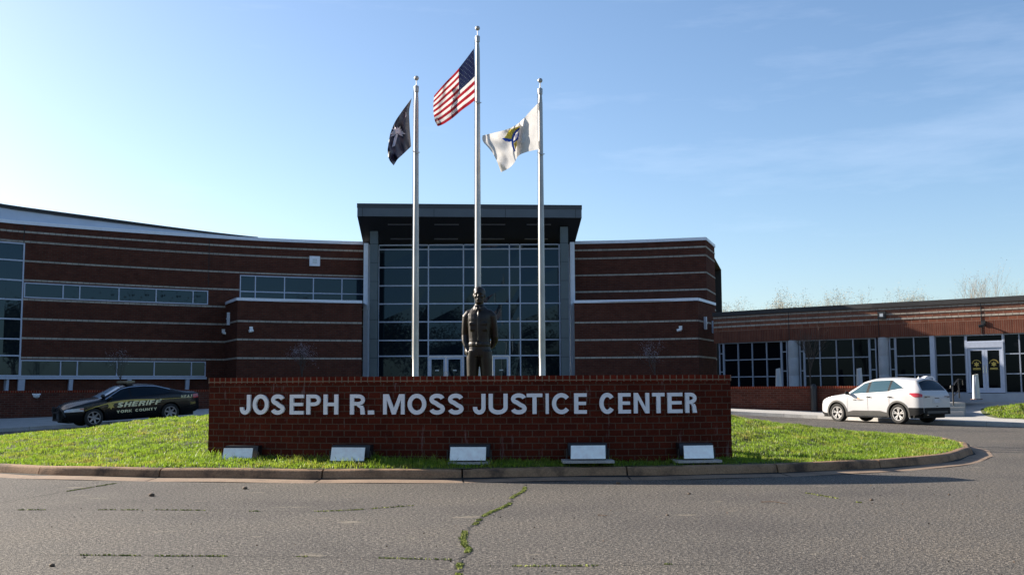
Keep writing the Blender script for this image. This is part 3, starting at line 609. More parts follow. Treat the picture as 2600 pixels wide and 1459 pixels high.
for rowy, spans in ((569.3, ((985, 1046), (1103, 1165), (1222.5, 1283), (1337, 1399))), (605.7, ((992, 1048), (1102, 1162), (1222, 1281), (1332, 1391)))):
    for a, c_ in spans:
        def sp(px, py):
            d = ray(px, py); o_ = np.array([0, 0, EYE]); nn = np.cross(np.array(p1)-np.array(p0), np.array(p3)-np.array(p0)); t_ = ((np.array(p0)-o_)@nn)/(d@nn); return o_+d*t_
        u_, v_ = sp(a, rowy-.9), sp(c_, rowy-.9); u2, v2 = sp(a, rowy+.9), sp(c_, rowy+.9); k_ = np.array([0, -.03, -.04]); mb = MB(); T_ = [u_, v_, v2, u2]; mb.quad([q+k_ for q in T_]); 
        for q in range(4): mb.quad([T_[q], T_[(q+1) % 4], T_[(q+1) % 4]+k_, T_[q]+k_])
        mb.build('soffit_light', 'rim_grey', sf)
# floor slab lip in front of the panes
mb = MB(); mb.box(-8.6, 3.5, 61.5, 63.5, .3, FL-.004); mb.build('entrance_step', 'sidewalk', B)
# ------------------------------------------------------------------ low annex on the right
AX = Path([(11.35, 60.1), (13.0, 58.45), (14.6, 56.9), (16.1, 55.75), (18.0, 54.15), (20.1, 52.6), (22.1, 51.0), (23.7, 49.7), (27.5, 46.4), (31.5, 42.4), (35, 38)])
C2 = empty('low_brick_annex', (22, 51, 1.0), 0, 'single storey brick annex with glass front, round pale columns and double entrance doors', 'building')
HZ, AT = 3.81, 5.30
def axa(px, py=930): return AX.at(px, py)
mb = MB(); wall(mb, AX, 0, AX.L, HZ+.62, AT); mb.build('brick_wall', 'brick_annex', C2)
mb = MB()
S = seg(AX, 0, AX.L, .8)
for k in range(len(S)-1):
    p, q = AX.pos(S[k], .004), AX.pos(S[k+1], .004); mb.quad([(*p, HZ), (*q, HZ), (*q, HZ+.62), (*p, HZ+.62)], [(S[k], .02), (S[k+1], .02), (S[k+1], .60), (S[k], .60)]); p2, q2 = AX.pos(S[k], -.5), AX.pos(S[k+1], -.5); mb.quad([(*p, HZ), (*p2, HZ), (*q2, HZ), (*q, HZ)])
mb.build('soldier_course', 'brick_soldier', C2)
for z in (5.215, 4.966, 4.707): mb = MB(); slab(mb, AX, 0, AX.L, z-.045, z+.045, 0, .022); mb.build('stone_band', 'band_stone', C2)
mb = MB(); slab(mb, AX, 0, AX.L, AT, 5.54, -.4, .09); S = seg(AX, 0, AX.L, 2)
for k in range(len(S)-1): mb.quad([(*AX.pos(S[k], -.3), 5.5), (*AX.pos(S[k+1], -.3), 5.5), (*AX.pos(S[k+1], -10), 5.5), (*AX.pos(S[k], -10), 5.5)])
mb.build('roof_edge', 'dark_roof', C2)
for p_ in (2003, 2232, 2494):
    a = AX.at(p_, 840); mb = MB(); slab(mb, AX, a-.012, a+.012, HZ+.02, AT, 0, .026); mb.build('expansion_joint', 'joint_dark', C2)
gz = [1.0, 1.915, 2.85, HZ]; nz_ = [1.15, 2.20, 3.22, HZ]
groups_ = [([1824, 1835], nz_), ([1835, 1871.6, 1907.5, 1944.6, 1982.6], gz), ([1982.6, 1996.7], nz_), ([2028, 2041], nz_), ([2041, 2081.5, 2122.6, 2164.5, 2208], gz), ([2208, 2225], nz_), ([2258, 2274], nz_), ([2274, 2320, 2365.4], gz), ([2374, 2413.6, 2452], gz), ([2549, 2590, 2640, 2690, 2740], gz)]
_a = list(np.arange(axa(2740), AX.L-.1, 1.05)); window(AX, C2, _a, gz, fw=.055, d=-.22, th=.11, fm='aluminium_shaded', gm='glass_annex')
for xs_, zs_ in groups_: window(AX, C2, [axa(p_) for p_ in xs_], zs_, fw=.055, d=-.22, th=.11, fm='aluminium_shaded', gm='glass_annex')
dA, dB = axa(2453), axa(2548)
window(AX, C2, [dA, dB], [3.43, HZ], name='door_transom', fw=.06, d=-.22, th=.11, gm='glass_annex')
x0, y0 = AX.pos(dA); x1, y1 = AX.pos(dB); l_ = math.hypot(x1-x0, y1-y0); ux, uy = (x1-x0)/l_, (y1-y0)/l_
def dtf(x, y, z): return (x0+ux*x-uy*-(-y)*1, y0+uy*x+ux*y, z)
def dtf(x, y, z): return (x0+ux*x-uy*y, y0+uy*x+ux*y, z)
mb = MB(); mb.box(.0, l_, .06, .17, 3.17, 3.425, dtf); mb.box(0, .07, .06, .17, 1.03, 3.168, dtf); mb.box(l_-.07, l_, .06, .17, 1.03, 3.168, dtf); mb.build('door_frame', 'aluminium', C2)
def badge(parent, tf, s=1., yoff=-.0):
    mb = MB(); pts = []
    for k in range(12): r_ = (.17 if k % 2 == 0 else .085)*s; pts.append(tf(r_*math.sin(k*math.pi/6), yoff, r_*math.cos(k*math.pi/6)))
    c_ = tf(0, yoff, 0)
    for k in range(12): mb.quad([pts[k], pts[(k+1) % 12], c_])
    for k in range(12):
        a, b_ = math.radians(-80+k*13.4), math.radians(-80+k*13.4+9); mb.quad([tf(r_*s*math.sin(q), yoff, r_*s*math.cos(q)) for r_, q in ((.22, a), (.22, b_), (.27, b_), (.27, a))])
    for k in range(9): mb.quad([tf((-.21+k*.047)*s, yoff, -.27*s), tf((-.21+k*.047+.036)*s, yoff, -.27*s), tf((-.2+k*.046+.036)*s, yoff, -.205*s), tf((-.2+k*.046)*s, yoff, -.205*s)])
    mb.quad([tf(x*s, yoff, z*s) for x, z in ((-.22, -.31), (.22, -.31), (.22, -.285), (-.22, -.285))])
    mb.build('star_decal', 'gold', parent)
md = l_/2
for xa, xb, hs in ((.075, md-.004, 1), (md+.004, l_-.075, -1)):
    o = door_leaf(C2, xa, xb, 1.03, 3.165, .15, hs, .12, tf=dtf, gm='glass_annex'); badge(o, lambda x, y, z, xc=(xa+xb)/2: dtf(xc+x, .118+y, 2.38+z), .82)
for pa, pb in ((1998, 2026), (2226, 2257)):
    a = (axa(pa)+axa(pb))/2; r_ = (axa(pb)-axa(pa))*.47; x, y = AX.pos(a, -.25); mb = MB(); mb.lathe([(r_, .5), (r_, 1.93), (r_*.985, 1.94), (r_*.985, 1.955), (r_, 1.965), (r_, 2.86), (r_*.985, 2.87), (r_*.985, 2.885), (r_, 2.895), (r_, HZ)], 40, (x, y, 0)); mb.build('round_column', 'column_concrete', C2, auto=40)
a = axa(2369); mb = MB(); slab(mb, AX, a-.11, a+.11, .9, HZ, -.16, -.02); mb.build('post', 'aluminium', C2)
mb = MB(); slab(mb, AX, 0, AX.L, .5, 1.0, -.25, .0); mb.build('base_plinth', 'column_concrete', C2)
mb = MB(); S = seg(AX, 0, AX.L, 1.5)      # near-black sheet stands in for the unlit room behind the annex glass
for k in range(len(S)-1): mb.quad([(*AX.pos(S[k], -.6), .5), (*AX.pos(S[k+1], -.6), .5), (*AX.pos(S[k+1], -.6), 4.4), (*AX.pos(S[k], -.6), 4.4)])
mb.build('dark_backing', 'soffit', C2)
# ------------------------------------------------------------------ planter walls in front of the wings
def planter(name, pts, top, label, cat='retaining wall'):
    pa = Path(pts); o = empty(name, (*pa.pos(pa.L/2), 0), 0, label, cat); mb = MB(); slab(mb, pa, 0, pa.L, -.3, top-.1, -.3, 0); mb.build('brick_body', 'brick_planter', o)
    mb = MB(); S = seg(pa, 0, pa.L, 1.)
    slab(mb, pa, 0, pa.L, top-.1, top, -.33, .02); mb.build('cap_course', 'brick_cap', o); return pa
PWR = planter('planter_wall', [(6.5, 52.2), (10, 51.0), (13.0, 49.6), (15.6, 47.6), (16.9, 46.0)], 1.385, 'low brown brick retaining wall behind the white car')
PWL = planter('planter_wall', [(-36, 38), (-30, 44.3), (-23, 48.6), (-16, 51.4), (-9.5, 53.2)], 1.375, 'low brown brick retaining wall behind the black patrol car')
mb = MB()
for pa, bk_ in ((PWR, -6), (PWL, -7)):
    S = seg(pa, 0, pa.L, 1.5)
    mb.grid([[(*pa.pos(a, -.3), 1.2), (*pa.pos(a, -2), 1.24), (*pa.pos(a, bk_), 1.2)] for a in S])
struct(mb.build('planting_bed', 'mulch'))
x, y = PWR.pos(PWR.at(2070, 1000), .22); mb = MB(); mb.lathe([(.15, -.1), (.15, 1.22), (.13, 1.3), (.08, 1.36), (0, 1.38)], 20, (x, y, .1)); tag(mb.build('litter_bin', 'black_metal', None, auto=40), 'tall black cylinder standing against the brick retaining wall left of the white car', 'post')
x, y = PWL.pos(PWL.at(94, 1003), .0); z = PWL.zat(PWL.at(94, 1003), 1003)
t_ = empty('wall_lamp', (x, y, z), 0, 'small pale half round lamp low on the left brick retaining wall', 'wall lamp')
mb = MB(); mb.box(-.18, .18, -.04, .05, .02, .08, lambda a, b_, c_: (x+a, y+b_-.06, z+c_)); mb.build('back_plate', 'white_metal', t_); mb = MB(); mb.ell((x, y-.06, z-.03), (.15, .12, .1)); mb.build('shade', 'grey_white', t_, True)
# mulch strip at kerb on the left
mb = MB(); mb.grid([[(*PWL.pos(a, .02), .13+float(groad(*PWL.pos(a)))), (*PWL.pos(a, 1.0+.3*math.sin(a)), .16+float(groad(*PWL.pos(a, 1.))))] for a in seg(PWL, 4, PWL.at(88, 1050), .7)]); struct(mb.build('mulch_strip', 'mulch'))
# ------------------------------------------------------------------ bollards, booth, rail, steps
def bollard(px, Y, z, label):
    x = P(px, 985, Y)[0]; o = empty('bollard', (x, Y, z), 0, label, 'bollard', 'white bollards along the annex front')
    mb = MB(); c0 = [(-.14, -.09), (.14, -.09), (.14, .09), (-.14, .09)]; c1 = [(-.10, -.055), (.10, -.055), (.10, .055), (-.10, .055)]
    lo = [(x+a, Y+b_, z) for a, b_ in c0]; hi = [(x+a, Y+b_, z+1.05+(.04 if a > 0 else 0)) for a, b_ in c1]
    mb.quad(hi); [mb.quad([lo[k], lo[(k+1) % 4], hi[(k+1) % 4], hi[k]]) for k in range(4)]; mb.build('post', 'grey_white', o)
    mb = MB(); mb.box(x-.05, x-.02, Y-.105, Y-.06, z+.1, z+.98); mb.build('groove', 'aluminium', o)
    mb = MB(); mb.lathe([(.26, 0), (.24, .03), (0, .03)], 16, (x, Y, z-.01)); mb.build('base_disc', 'mulch', o)
bollard(2478, 46.6, .78, 'white tapered bollard in front of the annex double doors'); bollard(1977, 53.5, 1.2, 'white tapered bollard left of the first round column'); bollard(2183, 51, 1.15, 'white tapered bollard half hidden behind the roof of the white car')
x, y, z = P(2356, 990, 49.2); o = empty('drop_box', (x, y, .70), 0, 'white round topped box with dark opening behind the white car', 'box')
mb = MB(); pr = [(-.24, 0), (.24, 0), (.24, .98), (.18, 1.06), (.08, 1.1), (-.08, 1.1), (-.18, 1.06), (-.24, .98)]; a_ = [(x+u, y-.25, .72+v) for u, v in pr]; b_2 = [(x+u, y+.3, .72+v) for u, v in pr]; mb.quad(a_); mb.quad(b_2[::-1]); [mb.quad([a_[k], b_2[k], b_2[(k+1) % 8], a_[(k+1) % 8]]) for k in range(8)]; mb.build('shell', 'white_metal', o, fixn=True)
mb = MB(); mb.box(x-.15, x+.15, y-.262, y-.24, 1.42, 1.72); mb.build('opening', 'black_plastic', o)
st = empty('entrance_steps', (17.6, 43.6, .2), 0, 'short flight of grey concrete steps between white car and grass bank', 'steps')
for k in range(3):
    q = [PZ(2372, 1040-k*13, .32+.16*k), PZ(2446-k*3, 1040-k*13, .32+.16*k)]; Yk = 43.2+k*.42; a, b_ = P(2368, 1000, Yk)[0], P(2446+k*2, 1000, Yk)[0]; mb = MB(); mb.box(a, b_, Yk, Yk+4-.42*k, .1, .34+.17*k); mb.build('step', 'sidewalk', st)
rl = empty('handrail', (*P(2418, 1035, 43.4)[:2], .3), 0, 'black pipe handrail beside the concrete steps', 'handrail'); mb = MB()
a, b_ = P(2421, 1029, 43.4), P(2436, 1010, 46.2); ta, tb = P(2419, 978, 43.4), P(2433, 962, 46.2); mb.tube([a, ta, tb, b_], .03, 8); mb.build('rail', 'black_metal', rl)
mb = MB(); mb.tube([ta+np.array([0, 0, 0]), ta+np.array([-.12, -.1, -.02]), ta+np.array([-.14, -.1, -.12])], .025, 8); mb.tube([a+(ta-a)*.45, b_+(tb-b_)*.45], .02, 8); mb.tube([tb, tb+np.array([.18, 0, -.02]), tb+np.array([.2, 0, -.25])], .025, 8); mb.build('rail_end', 'black_metal', rl)
# ------------------------------------------------------------------ wall lights and cameras
def flood(path, px, py, label, fm='white_metal', s=.62):
    a = path.at(px, py); x, y = path.pos(a, .02); z = path.zat(a, py); nx, ny = np.array(path.pos(a, 1))-np.array(path.pos(a)); T_ = lambda u, v, w_: (x-ny*u*-1*-1*1+nx*v if 0 else x-ny*u+nx*v, y+nx*u+ny*v, z+w_)
    o = empty('wall_floodlight', (x, y, z), 0, label, 'floodlight'); h = s/2
    mb = MB(); mb.box(-h, h, 0, .10, -h*.95, h*.95, T_); mb.build('housing', fm, o); mb = MB(); mb.box(-h*.42, h*.42, .10, .13, -h*.4, h*.4, T_); mb.build('lamp_glass', 'lens_clear', o)
flood(ML, 799, 663, 'square pale floodlight high on the curved left brick wing'); flood(AX, 2241, 800, 'square dark framed floodlight on the annex brick parapet', 'black_metal', .40)
def camfix(path, px, py, label, side=1, m_='white_paint'):
    a = path.at(px, py); x, y = path.pos(a, .0); z = path.zat(a, py); nx, ny = np.array(path.pos(a, 1))-np.array(path.pos(a)); T_ = lambda u, v, w_: (x-ny*u+nx*v, y+nx*u+ny*v, z+w_)
    o = empty('security_camera', (x, y, z), 0, label, 'camera'); mb = MB(); mb.box(-.09, .09, 0, .06, -.02, .2, T_); mb.tube([T_(0, .05, .05), T_(0, .2, .05), T_(.0, .25, .0)], .03, 8); mb.build('bracket', m_, o)
    mb = MB(); mb.tube([T_(-.16*side, .30, -.07), T_(.06*side, .22, -.02)], [.075, .085], 10); mb.build('camera_body', m_, o, auto=40)
camfix(PLf, 637, 838, 'white security camera on the projecting brick wall left of the entrance'); camfix(ML, 567, 844, 'white security camera beside the inner corner of the left wing', -1); camfix(PRf, 1728, 836, 'white security camera on the brick wall right of the entrance', 1)
camfix(AX, 2498, 825, 'black cylindrical camera above the annex double doors', 1, 'black_metal')
for path, px, py, lb in ((PLr, 583, 809, 'narrow pale wall sconce on the side of the left projecting wall'), (PRs, 1788, 820, 'narrow pale wall sconce nearer the front corner of the right brick block'), (PRs, 1808, 830, 'narrow pale wall sconce farther from the corner of the right brick block')):
    a = path.at(px, py); x, y = path.pos(a, .08); z = path.zat(a, py); mb = MB(); nx, ny = np.array(path.pos(a, 1))-np.array(path.pos(a)); mb.box(-.09, .09, -.08, .06, -.36, .36, lambda u, v, w_: (x-ny*u+nx*v, y+nx*u+ny*v, z+w_)); mb.box(-.11, .11, -.08, .09, -.04, .04, lambda u, v, w_: (x-ny*u+nx*v, y+nx*u+ny*v, z+w_)); tag(mb.build('wall_sconce', 'white_metal'), lb, 'wall lamp')
# ------------------------------------------------------------------ glyphs
def arcp(cx, cy, rx, ry, a0, a1, n=14): return [(cx+rx*math.cos(D2R(a0+(a1-a0)*k/n)), cy+ry*math.sin(D2R(a0+(a1-a0)*k/n))) for k in range(n+1)]
def stripq(pts, s, closed=False):
    n = len(pts); L_, R_ = [], []
    for i in range(n):
        p = np.array(pts[i]); a = np.array(pts[(i-1) % n] if closed or i else pts[i]); b_ = np.array(pts[(i+1) % n] if closed or i < n-1 else pts[i])
        d0 = p-a if (closed or i) else b_-p; d1 = b_-p if (closed or i < n-1) else p-a; d0 = d0/np.linalg.norm(d0); d1 = d1/np.linalg.norm(d1); t_ = d0+d1; t_ = t_/np.linalg.norm(t_); nn = np.array([-t_[1], t_[0]]); c_ = max(.4, nn@np.array([-d0[1], d0[0]])); L_.append(p+nn*s/2/c_); R_.append(p-nn*s/2/c_)
    m_ = n if closed else n-1; return [[R_[i], R_[(i+1) % n], L_[(i+1) % n], L_[i]] for i in range(m_)]
def rc(x0, y0, x1, y1): return [[(x0, y0), (x1, y0), (x1, y1), (x0, y1)]]
def glyph(c, W, s=.185):
    h = s/2
    if c == 'I': return rc(0, 0, W, 1)
    if c == '.': return rc(0, 0, W, .2)
    if c == 'J': return stripq([(W-h, 1), (W-h, .32)]+arcp(W/2, .30, W/2-h, .30-h+.015, 0, -180, 12)[1:]+[(h, .36)], s)
    if c == 'O': return stripq(arcp(W/2, .5, W/2-h, .515-h, 0, 360, 30)[:-1], s, True)
    if c == 'C': return stripq(arcp(W/2, .5, W/2-h, .515-h, 38, 322, 24), s)
    if c == 'S': return stripq(arcp(W/2, .735, W/2-h*1.1, .28-h, 12, 250, 16)+arcp(W/2, .265, W/2-h, .28-h, 68, -168, 16), s)
    if c == 'U': return stripq([(h, 1), (h, .34)]+arcp(W/2, .33, W/2-h, .345-h, 180, 360, 12)+[(W-h, .34), (W-h, 1)], s)
    if c == 'E': return rc(0, 0, s, 1)+rc(s, 0, W, s*.86)+rc(s, 1-s*.86, W, 1)+rc(s, .5-s*.38, W*.94, .5+s*.42)
    if c == 'F': return rc(0, 0, s, 1)+rc(s, 1-s*.86, W, 1)+rc(s, .5-s*.38, W*.9, .5+s*.42)
    if c == 'H': return rc(0, 0, s, 1)+rc(W-s, 0, W, 1)+rc(s, .5-s*.4, W-s, .5+s*.45)
    if c == 'T': return rc(0, 1-s*.86, W, 1)+rc(W/2-h, 0, W/2+h, 1-s*.86)
    if c == 'L': return rc(0, 0, s, 1)+rc(s, 0, W, s*.86)
    if c in 'PR':
        b_ = stripq([(s, 1-h*.9)]+arcp(W-.25-h, .71 if c == 'P' else .72, .25, .29-h*.9 if c == 'P' else .28-h*.9, 90, -90, 12)+[(s, .42+h*.9-.0 if c == 'P' else .44+h*.9)], s*.88)
        g = rc(0, 0, s, 1)+b_
        if c == 'R': x0 = W-.42; g += [[(W-s*1.08, 0), (W, 0), (W-s*.22, .30), (W-s*.55, .44-.0), (W*.45, .44), (W*.45+.06, .38), (W-s*1.2, .30)]]
        return g
    if c == 'N': return [[(0, 0), (s*.93, 0), (s*.93, .70), (W-s*.98, 0), (W, 0), (W, 1), (W-s*.93, 1), (W-s*.93, .30), (s*.98, 1), (0, 1)]]
    if c == 'M': return [[(0, 0), (s*.9, 0), (s*.9, .74), (W/2-s*.45, 0), (W/2+s*.45, 0), (W-s*.9, .74), (W-s*.9, 0), (W, 0), (W, 1), (W-s*1.35, 1), (W/2, .30), (s*1.35, 1), (0, 1)]]
    if c == 'A': return [[(0, 0), (s*1.05, 0), (W/2, .74), (W/2, 1), (W/2-h*1.1, 1)], [(W, 0), (W/2+h*1.1, 1), (W/2, 1), (W/2, .74), (W-s*1.05, 0)], [(W*.33, .22), (W*.67, .22), (W*.61, .38), (W*.39, .38)]]
    if c == 'Y': return [[(W/2-h, 0), (W/2+h, 0), (W/2+h, .42), (W, 1), (W-s*1.12, 1), (W/2, .58), (s*1.12, 1), (0, 1), (W/2-h, .42)]]
    if c == 'K': return rc(0, 0, s, 1)+[[(s, .30), (W-s*1.15, 1), (W, 1), (s+.12, .40+.17), (W, 0), (W-s*1.2, 0), (s+.02, .42)]]
    return rc(0, 0, W, 1)
def glyph_mesh(mb, polys, tf, dep):      # tf(u, v, depth)
    for poly in polys:
        n_ = len(poly); fr_ = [tf(p[0], p[1], dep) for p in poly]; bk_2 = [tf(p[0], p[1], 0) for p in poly]; mb.quad(fr_)
        if dep > .01:
            for k in range(n_): mb.quad([bk_2[k], bk_2[(k+1) % n_], fr_[(k+1) % n_], fr_[k]])
GW = {'I': .2, '.': .2, 'J': .56, 'O': .8, 'C': .76, 'S': .7, 'U': .74, 'E': .66, 'F': .62, 'H': .74, 'T': .7, 'L': .6, 'P': .7, 'R': .74, 'N': .74, 'M': .88, 'A': .8, 'Y': .76, 'K': .76, ' ': .36}
def text_mesh(txt, tf, s=.2, gap=.12, width=None, shear=0):
    mb = MB(); x = 0; g_ = []
    for c in txt:
        if c != ' ': g_ += [[(p[0]+x+p[1]*shear, p[1]) for p in q] for q in glyph(c, GW[c], s)]
        x += GW[c]+gap
    k = (width/(x-gap)) if width else 1
    for q in g_: mb.quad([tf(p[0]*k, p[1]) for p in q])
    return mb
# ------------------------------------------------------------------ the sign
SG_ = empty('brick_sign_wall', (-.8, 17.3, .2), 0, 'curved brick sign wall with large pale metal letters on a grass mound', 'sign')
mb = MB(); slab(mb, SW, 0, SW.L, -.25, 1.475, -SWT, 0, step=.2); mb.build('brick_body', 'brick_sign', SG_)
mb = MB(); slab(mb, SW, -.012, SW.L+.012, 1.475, 1.572, -SWT-.012, .010, step=.2); o = mb.build('cap_course', 'brick_cap', SG_)
bv = o.modifiers.new('bevel', 'BEVEL'); bv.width = .008; bv.limit_method = 'ANGLE'; bv.angle_limit = D2R(50)
LET = [('J', 614, 642), ('O', 645.4, 687.5), ('S', 692, 729), ('E', 736.4, 771.7), ('P', 779, 815.2), ('H', 822, 860.9), ('R', 889, 930.2), ('.', 938, 949.2), ('M', 976.9, 1025), ('O', 1033.4, 1082), ('S', 1089, 1131.3), ('S', 1135.9, 1178.5), ('J', 1201.4, 1235.3), ('U', 1244.8, 1287.5), ('S', 1295.7, 1337.2), ('T', 1337.2, 1378), ('I', 1384, 1394.8), ('C', 1402.4, 1446.7), ('E', 1454.6, 1492.7), ('C', 1517, 1559.5), ('E', 1567.4, 1603), ('N', 1609, 1647), ('T', 1651, 1687.2), ('E', 1693.2, 1727.2), ('R', 1733.4, 1768.5)]
LZ0, LZ1 = .968, 1.290
for c, pa, pb in LET:
    a0, a1 = SW.at(pa, 1020), SW.at(pb, 1020); H_ = LZ1-LZ0; W_ = (a1-a0)/H_; mb = MB()
    x, y = SW.pos(a0); bz = LZ0
    glyph_mesh(mb, glyph(c, W_, .205), lambda u, v, d: (*SW.pos(a0+u*H_, .018+d), bz+v*H_), .035); mb.build('letter', 'letter_metal', SG_, fixn=True)
# floodlights at the foot
for (pa, pb, pt, pbm, lb, tw) in ((567, 639, 1138, 1170, 'leftmost floodlight with silver shield in the lit grass under the letters', .16), (842, 924, 1136, 1168, 'floodlight with silver shield below the letters of the first word', 0), (1146, 1231, 1135, 1167, 'middle floodlight with silver shield below the second name', 0), (1453, 1535, 1131, 1163, 'floodlight with silver shield on a clear slab below the word justice', 0), (1739, 1811, 1131, 1162, 'rightmost floodlight with silver shield near the right end of sign', -.12)):
    pc = (pa+pb)/2; a = SW.at(pc, 1150); y = SW.pos(a)[1]-.46; x = float(P(pc, 1152, y)[0]); x2, y2 = SW.pos(a, 1); x1_, y1_ = SW.pos(a); ang = math.atan2(x2-x1_, -(y2-y1_))*.8+tw; w_ = (pb-pa)/F*y*1.06; z0 = P(pc, pbm, y)[2]; hh = (pbm-pt)/F*y; o = empty('sign_floodlight', (x, y, z0-.02), 0, lb, 'floodlight', 'floodlights at the foot of the sign')
    ca, sa = math.cos(ang), math.sin(ang); T_ = lambda u, v, q: (x+u*ca-v*sa, y+u*sa+v*ca, z0+q); mb = MB(); mb.box(-w_*(.74 if pa > 1400 else .56), w_*(.74 if pa > 1400 else .56), -.06 if pa > 1400 else -.01, .38, -.07, -.032, T_); mb.build('concrete_slab', 'sidewalk', o)
    mb = MB(); A_ = [T_(-w_/2-.008, -.02, -.005), T_(w_/2-.004, -.02, -.005), T_(w_/2, .03, hh), T_(-w_/2, .03, hh)]; B_ = [T_(-w_/2-.008, .0, -.005), T_(w_/2-.004, .0, -.005), T_(w_/2, .05, hh), T_(-w_/2, .05, hh)]; mb.quad(A_); mb.quad(B_[::-1]); [mb.quad([A_[k], B_[k], B_[(k+1) % 4], A_[(k+1) % 4]]) for k in range(4)]; mb.build('shield', 'shield_metal', o)
    mb = MB(); mb.box(-w_*.56, w_*.58, .10, .30, .04, hh+.03, lambda u, v, q: T_(u, v+q*.3+.0, q)); mb.build('lamp_housing', 'black_metal', o); mb = MB(); mb.box(-.03, .03, .14, .2, -.012, .05, T_); mb.build('mounting_foot', 'black_metal', o)
    for s0, s1 in ((.60, .64), (-.63, -.59)): mb = MB(); mb.box(w_*s0, w_*s1, .12, .2, -.012, .14, T_); mb.build('bracket', 'black_metal', o)
# ------------------------------------------------------------------ flagpoles and flags
def flagpole(name, x, ztop, label, clipz, px):
    Y0 = 29.4; o = empty(name, (x, Y0, .8), 0, label, 'flagpole', 'flagpoles behind the sign'); zc_ = ztop
    mb = MB(); mb.lathe([(.098, .5), (.098, .9), (.090, .91), (.086, 2.5), (.080, 5), (.062, zc_-.35*2), (.046, zc_-.42)], 20, (x, Y0, 0)); mb.build('pole', 'pole_metal', o, auto=40)
    mb = MB(); mb.lathe([(.05, zc_-.43), (.062, zc_-.42), (.068, zc_-.27), (.060, zc_-.25), (.02, zc_-.235), (.011, zc_-.20), (.011, zc_-.08)], 20, (x, Y0, 0)); mb.build('truck', 'pole_metal', o, auto=35)
    mb = MB(); mb.ell((x, Y0, zc_-.02), (.068, .068, .068), 20, 14); mb.build('ball', 'pole_metal', o, True)
    mb = MB(); mb.tube([(x-.075, Y0-.04, zc_-.35), (x-.085, Y0-.05, zc_-3), (x-.098, Y0-.05, 3.5), (x-.10, Y0-.05, 2.2)], .008, 5); mb.build('halyard', 'rope', o)
    mb = MB(); mb.tube([(x-.09+.19*k/8, Y0-.07-.03*math.sin(k*math.pi/8), clipz+.05-.05*k/8-.05*math.sin(math.pi*k/8)) for k in range(9)], .014, 6); mb.build('retainer_ring', 'pole_metal', o)
    return o
def pz_(px, py, Y=29.4): return float(P(px, py, Y)[2])
PX = [float(P(1055.3, 900, 29.4)[0]), float(P(1214, 700, 29.4)[0]), float(P(1377, 900, 29.4)[0])]
flagpole('flagpole', PX[0], pz_(1053.4, 197), 'silver flagpole on the left carrying the dark palm tree flag', pz_(1055, 388), 1055)
flagpole('flagpole', PX[1], pz_(1210.3, 70.5), 'tallest silver flagpole in the middle, directly behind the statue', pz_(1213, 262), 1213)
flagpole('flagpole', PX[2], pz_(1376, 203), 'silver flagpole on the right carrying the white flag with emblem', pz_(1377, 392), 1377)
def c7(p): return (p[0]/3.2133+900, p[1]/3.2133+50)
def pl(pts, t_):
    pts = np.array(pts, float); d = np.r_[0, np.cumsum(np.linalg.norm(np.diff(pts, axis=0), axis=1))]; d /= d[-1]; q = np.array([np.interp(np.clip(t_+e, 0, 1), d, pts[:, k]) for e in (-.06, 0, .06) for k in (0, 1)]).reshape(3, 2)
    wt = min(1, t_/.06, (1-t_)/.06)*.33; return q[1]*(1-2*wt)+(q[0]+q[2])*wt
class Flag:
    def __init__(s, top, bot, hoist, fly, depth, amp, ph, dfold=0):
        s.T, s.B, s.H, s.Fy = [[c7(p) for p in q] for q in (top, bot, hoist, fly)]; s.dp, s.amp, s.ph, s.df = depth, amp, ph, dfold
    def px(s, a, b_):
        T, Bm, H, Fy = pl(s.T, a), pl(s.B, a), pl(s.H, b_), pl(s.Fy, b_); c00, c10, c01, c11 = np.array(s.T[0]), np.array(s.T[-1]), np.array(s.B[0]), np.array(s.B[-1])
        return (1-b_)*T+b_*Bm+(1-a)*H+a*Fy-((1-a)*(1-b_)*c00+a*(1-b_)*c10+(1-a)*b_*c01+a*b_*c11)
    def Y(s, a, b_):
        return 29.36+s.dp*a+s.amp*a**.6*(math.sin(a*9+b_*3.2+s.ph)+.55*math.sin(a*17-b_*5+s.ph*2)+.3*math.sin(a*31+b_*9)+.25*math.sin(b_*14+a*5))+s.df*math.exp(-((a-.42-.1*b_)/.07)**2)
    def pt(s, a, b_, off=0):
        p = s.px(a, b_); return P(p[0], p[1], s.Y(a, b_)+off)
    def grid(s, na, nb, mi=0): return [[s.pt(i/na, j/nb) for j in range(nb+1)] for i in range(na+1)]
    def inv(s, x, y):
        if not hasattr(s, 'tab'):
            A_, B_ = np.meshgrid(np.linspace(0, 1, 81), np.linspace(0, 1, 61), indexing='ij'); s.ab = np.c_[A_.ravel(), B_.ravel()]; s.tab = np.array([s.px(a, b_) for a, b_ in s.ab])
        k = np.argsort(((s.tab-[x, y])**2).sum(1))[:4]; d = 1/(np.linalg.norm(s.tab[k]-[x, y], axis=1)+.05); return (s.ab[k]*d[:, None]).sum(0)/d.sum()
    def mark(s, mb, poly, mi=0, off=.02):        # poly in photo-crop coordinates laid on the cloth, both faces
        bm = bmesh.new(); vs = [bm.verts.new((*c7(p), 0)) for p in poly]; bm.faces.new(vs); bmesh.ops.triangulate(bm, faces=bm.faces[:]); bmesh.ops.subdivide_edges(bm, edges=bm.edges[:], cuts=3, use_grid_fill=True)
        bmesh.ops.triangulate(bm, faces=bm.faces[:])
        for f_ in bm.faces:
            ab = [(v.co.x, v.co.y, s.inv(v.co.x, v.co.y)) for v in f_.verts]
            for o_ in (-off, off): mb.quad([P(u, v, s.Y(*q)+o_) for u, v, q in ab], None, mi)
        bm.free()
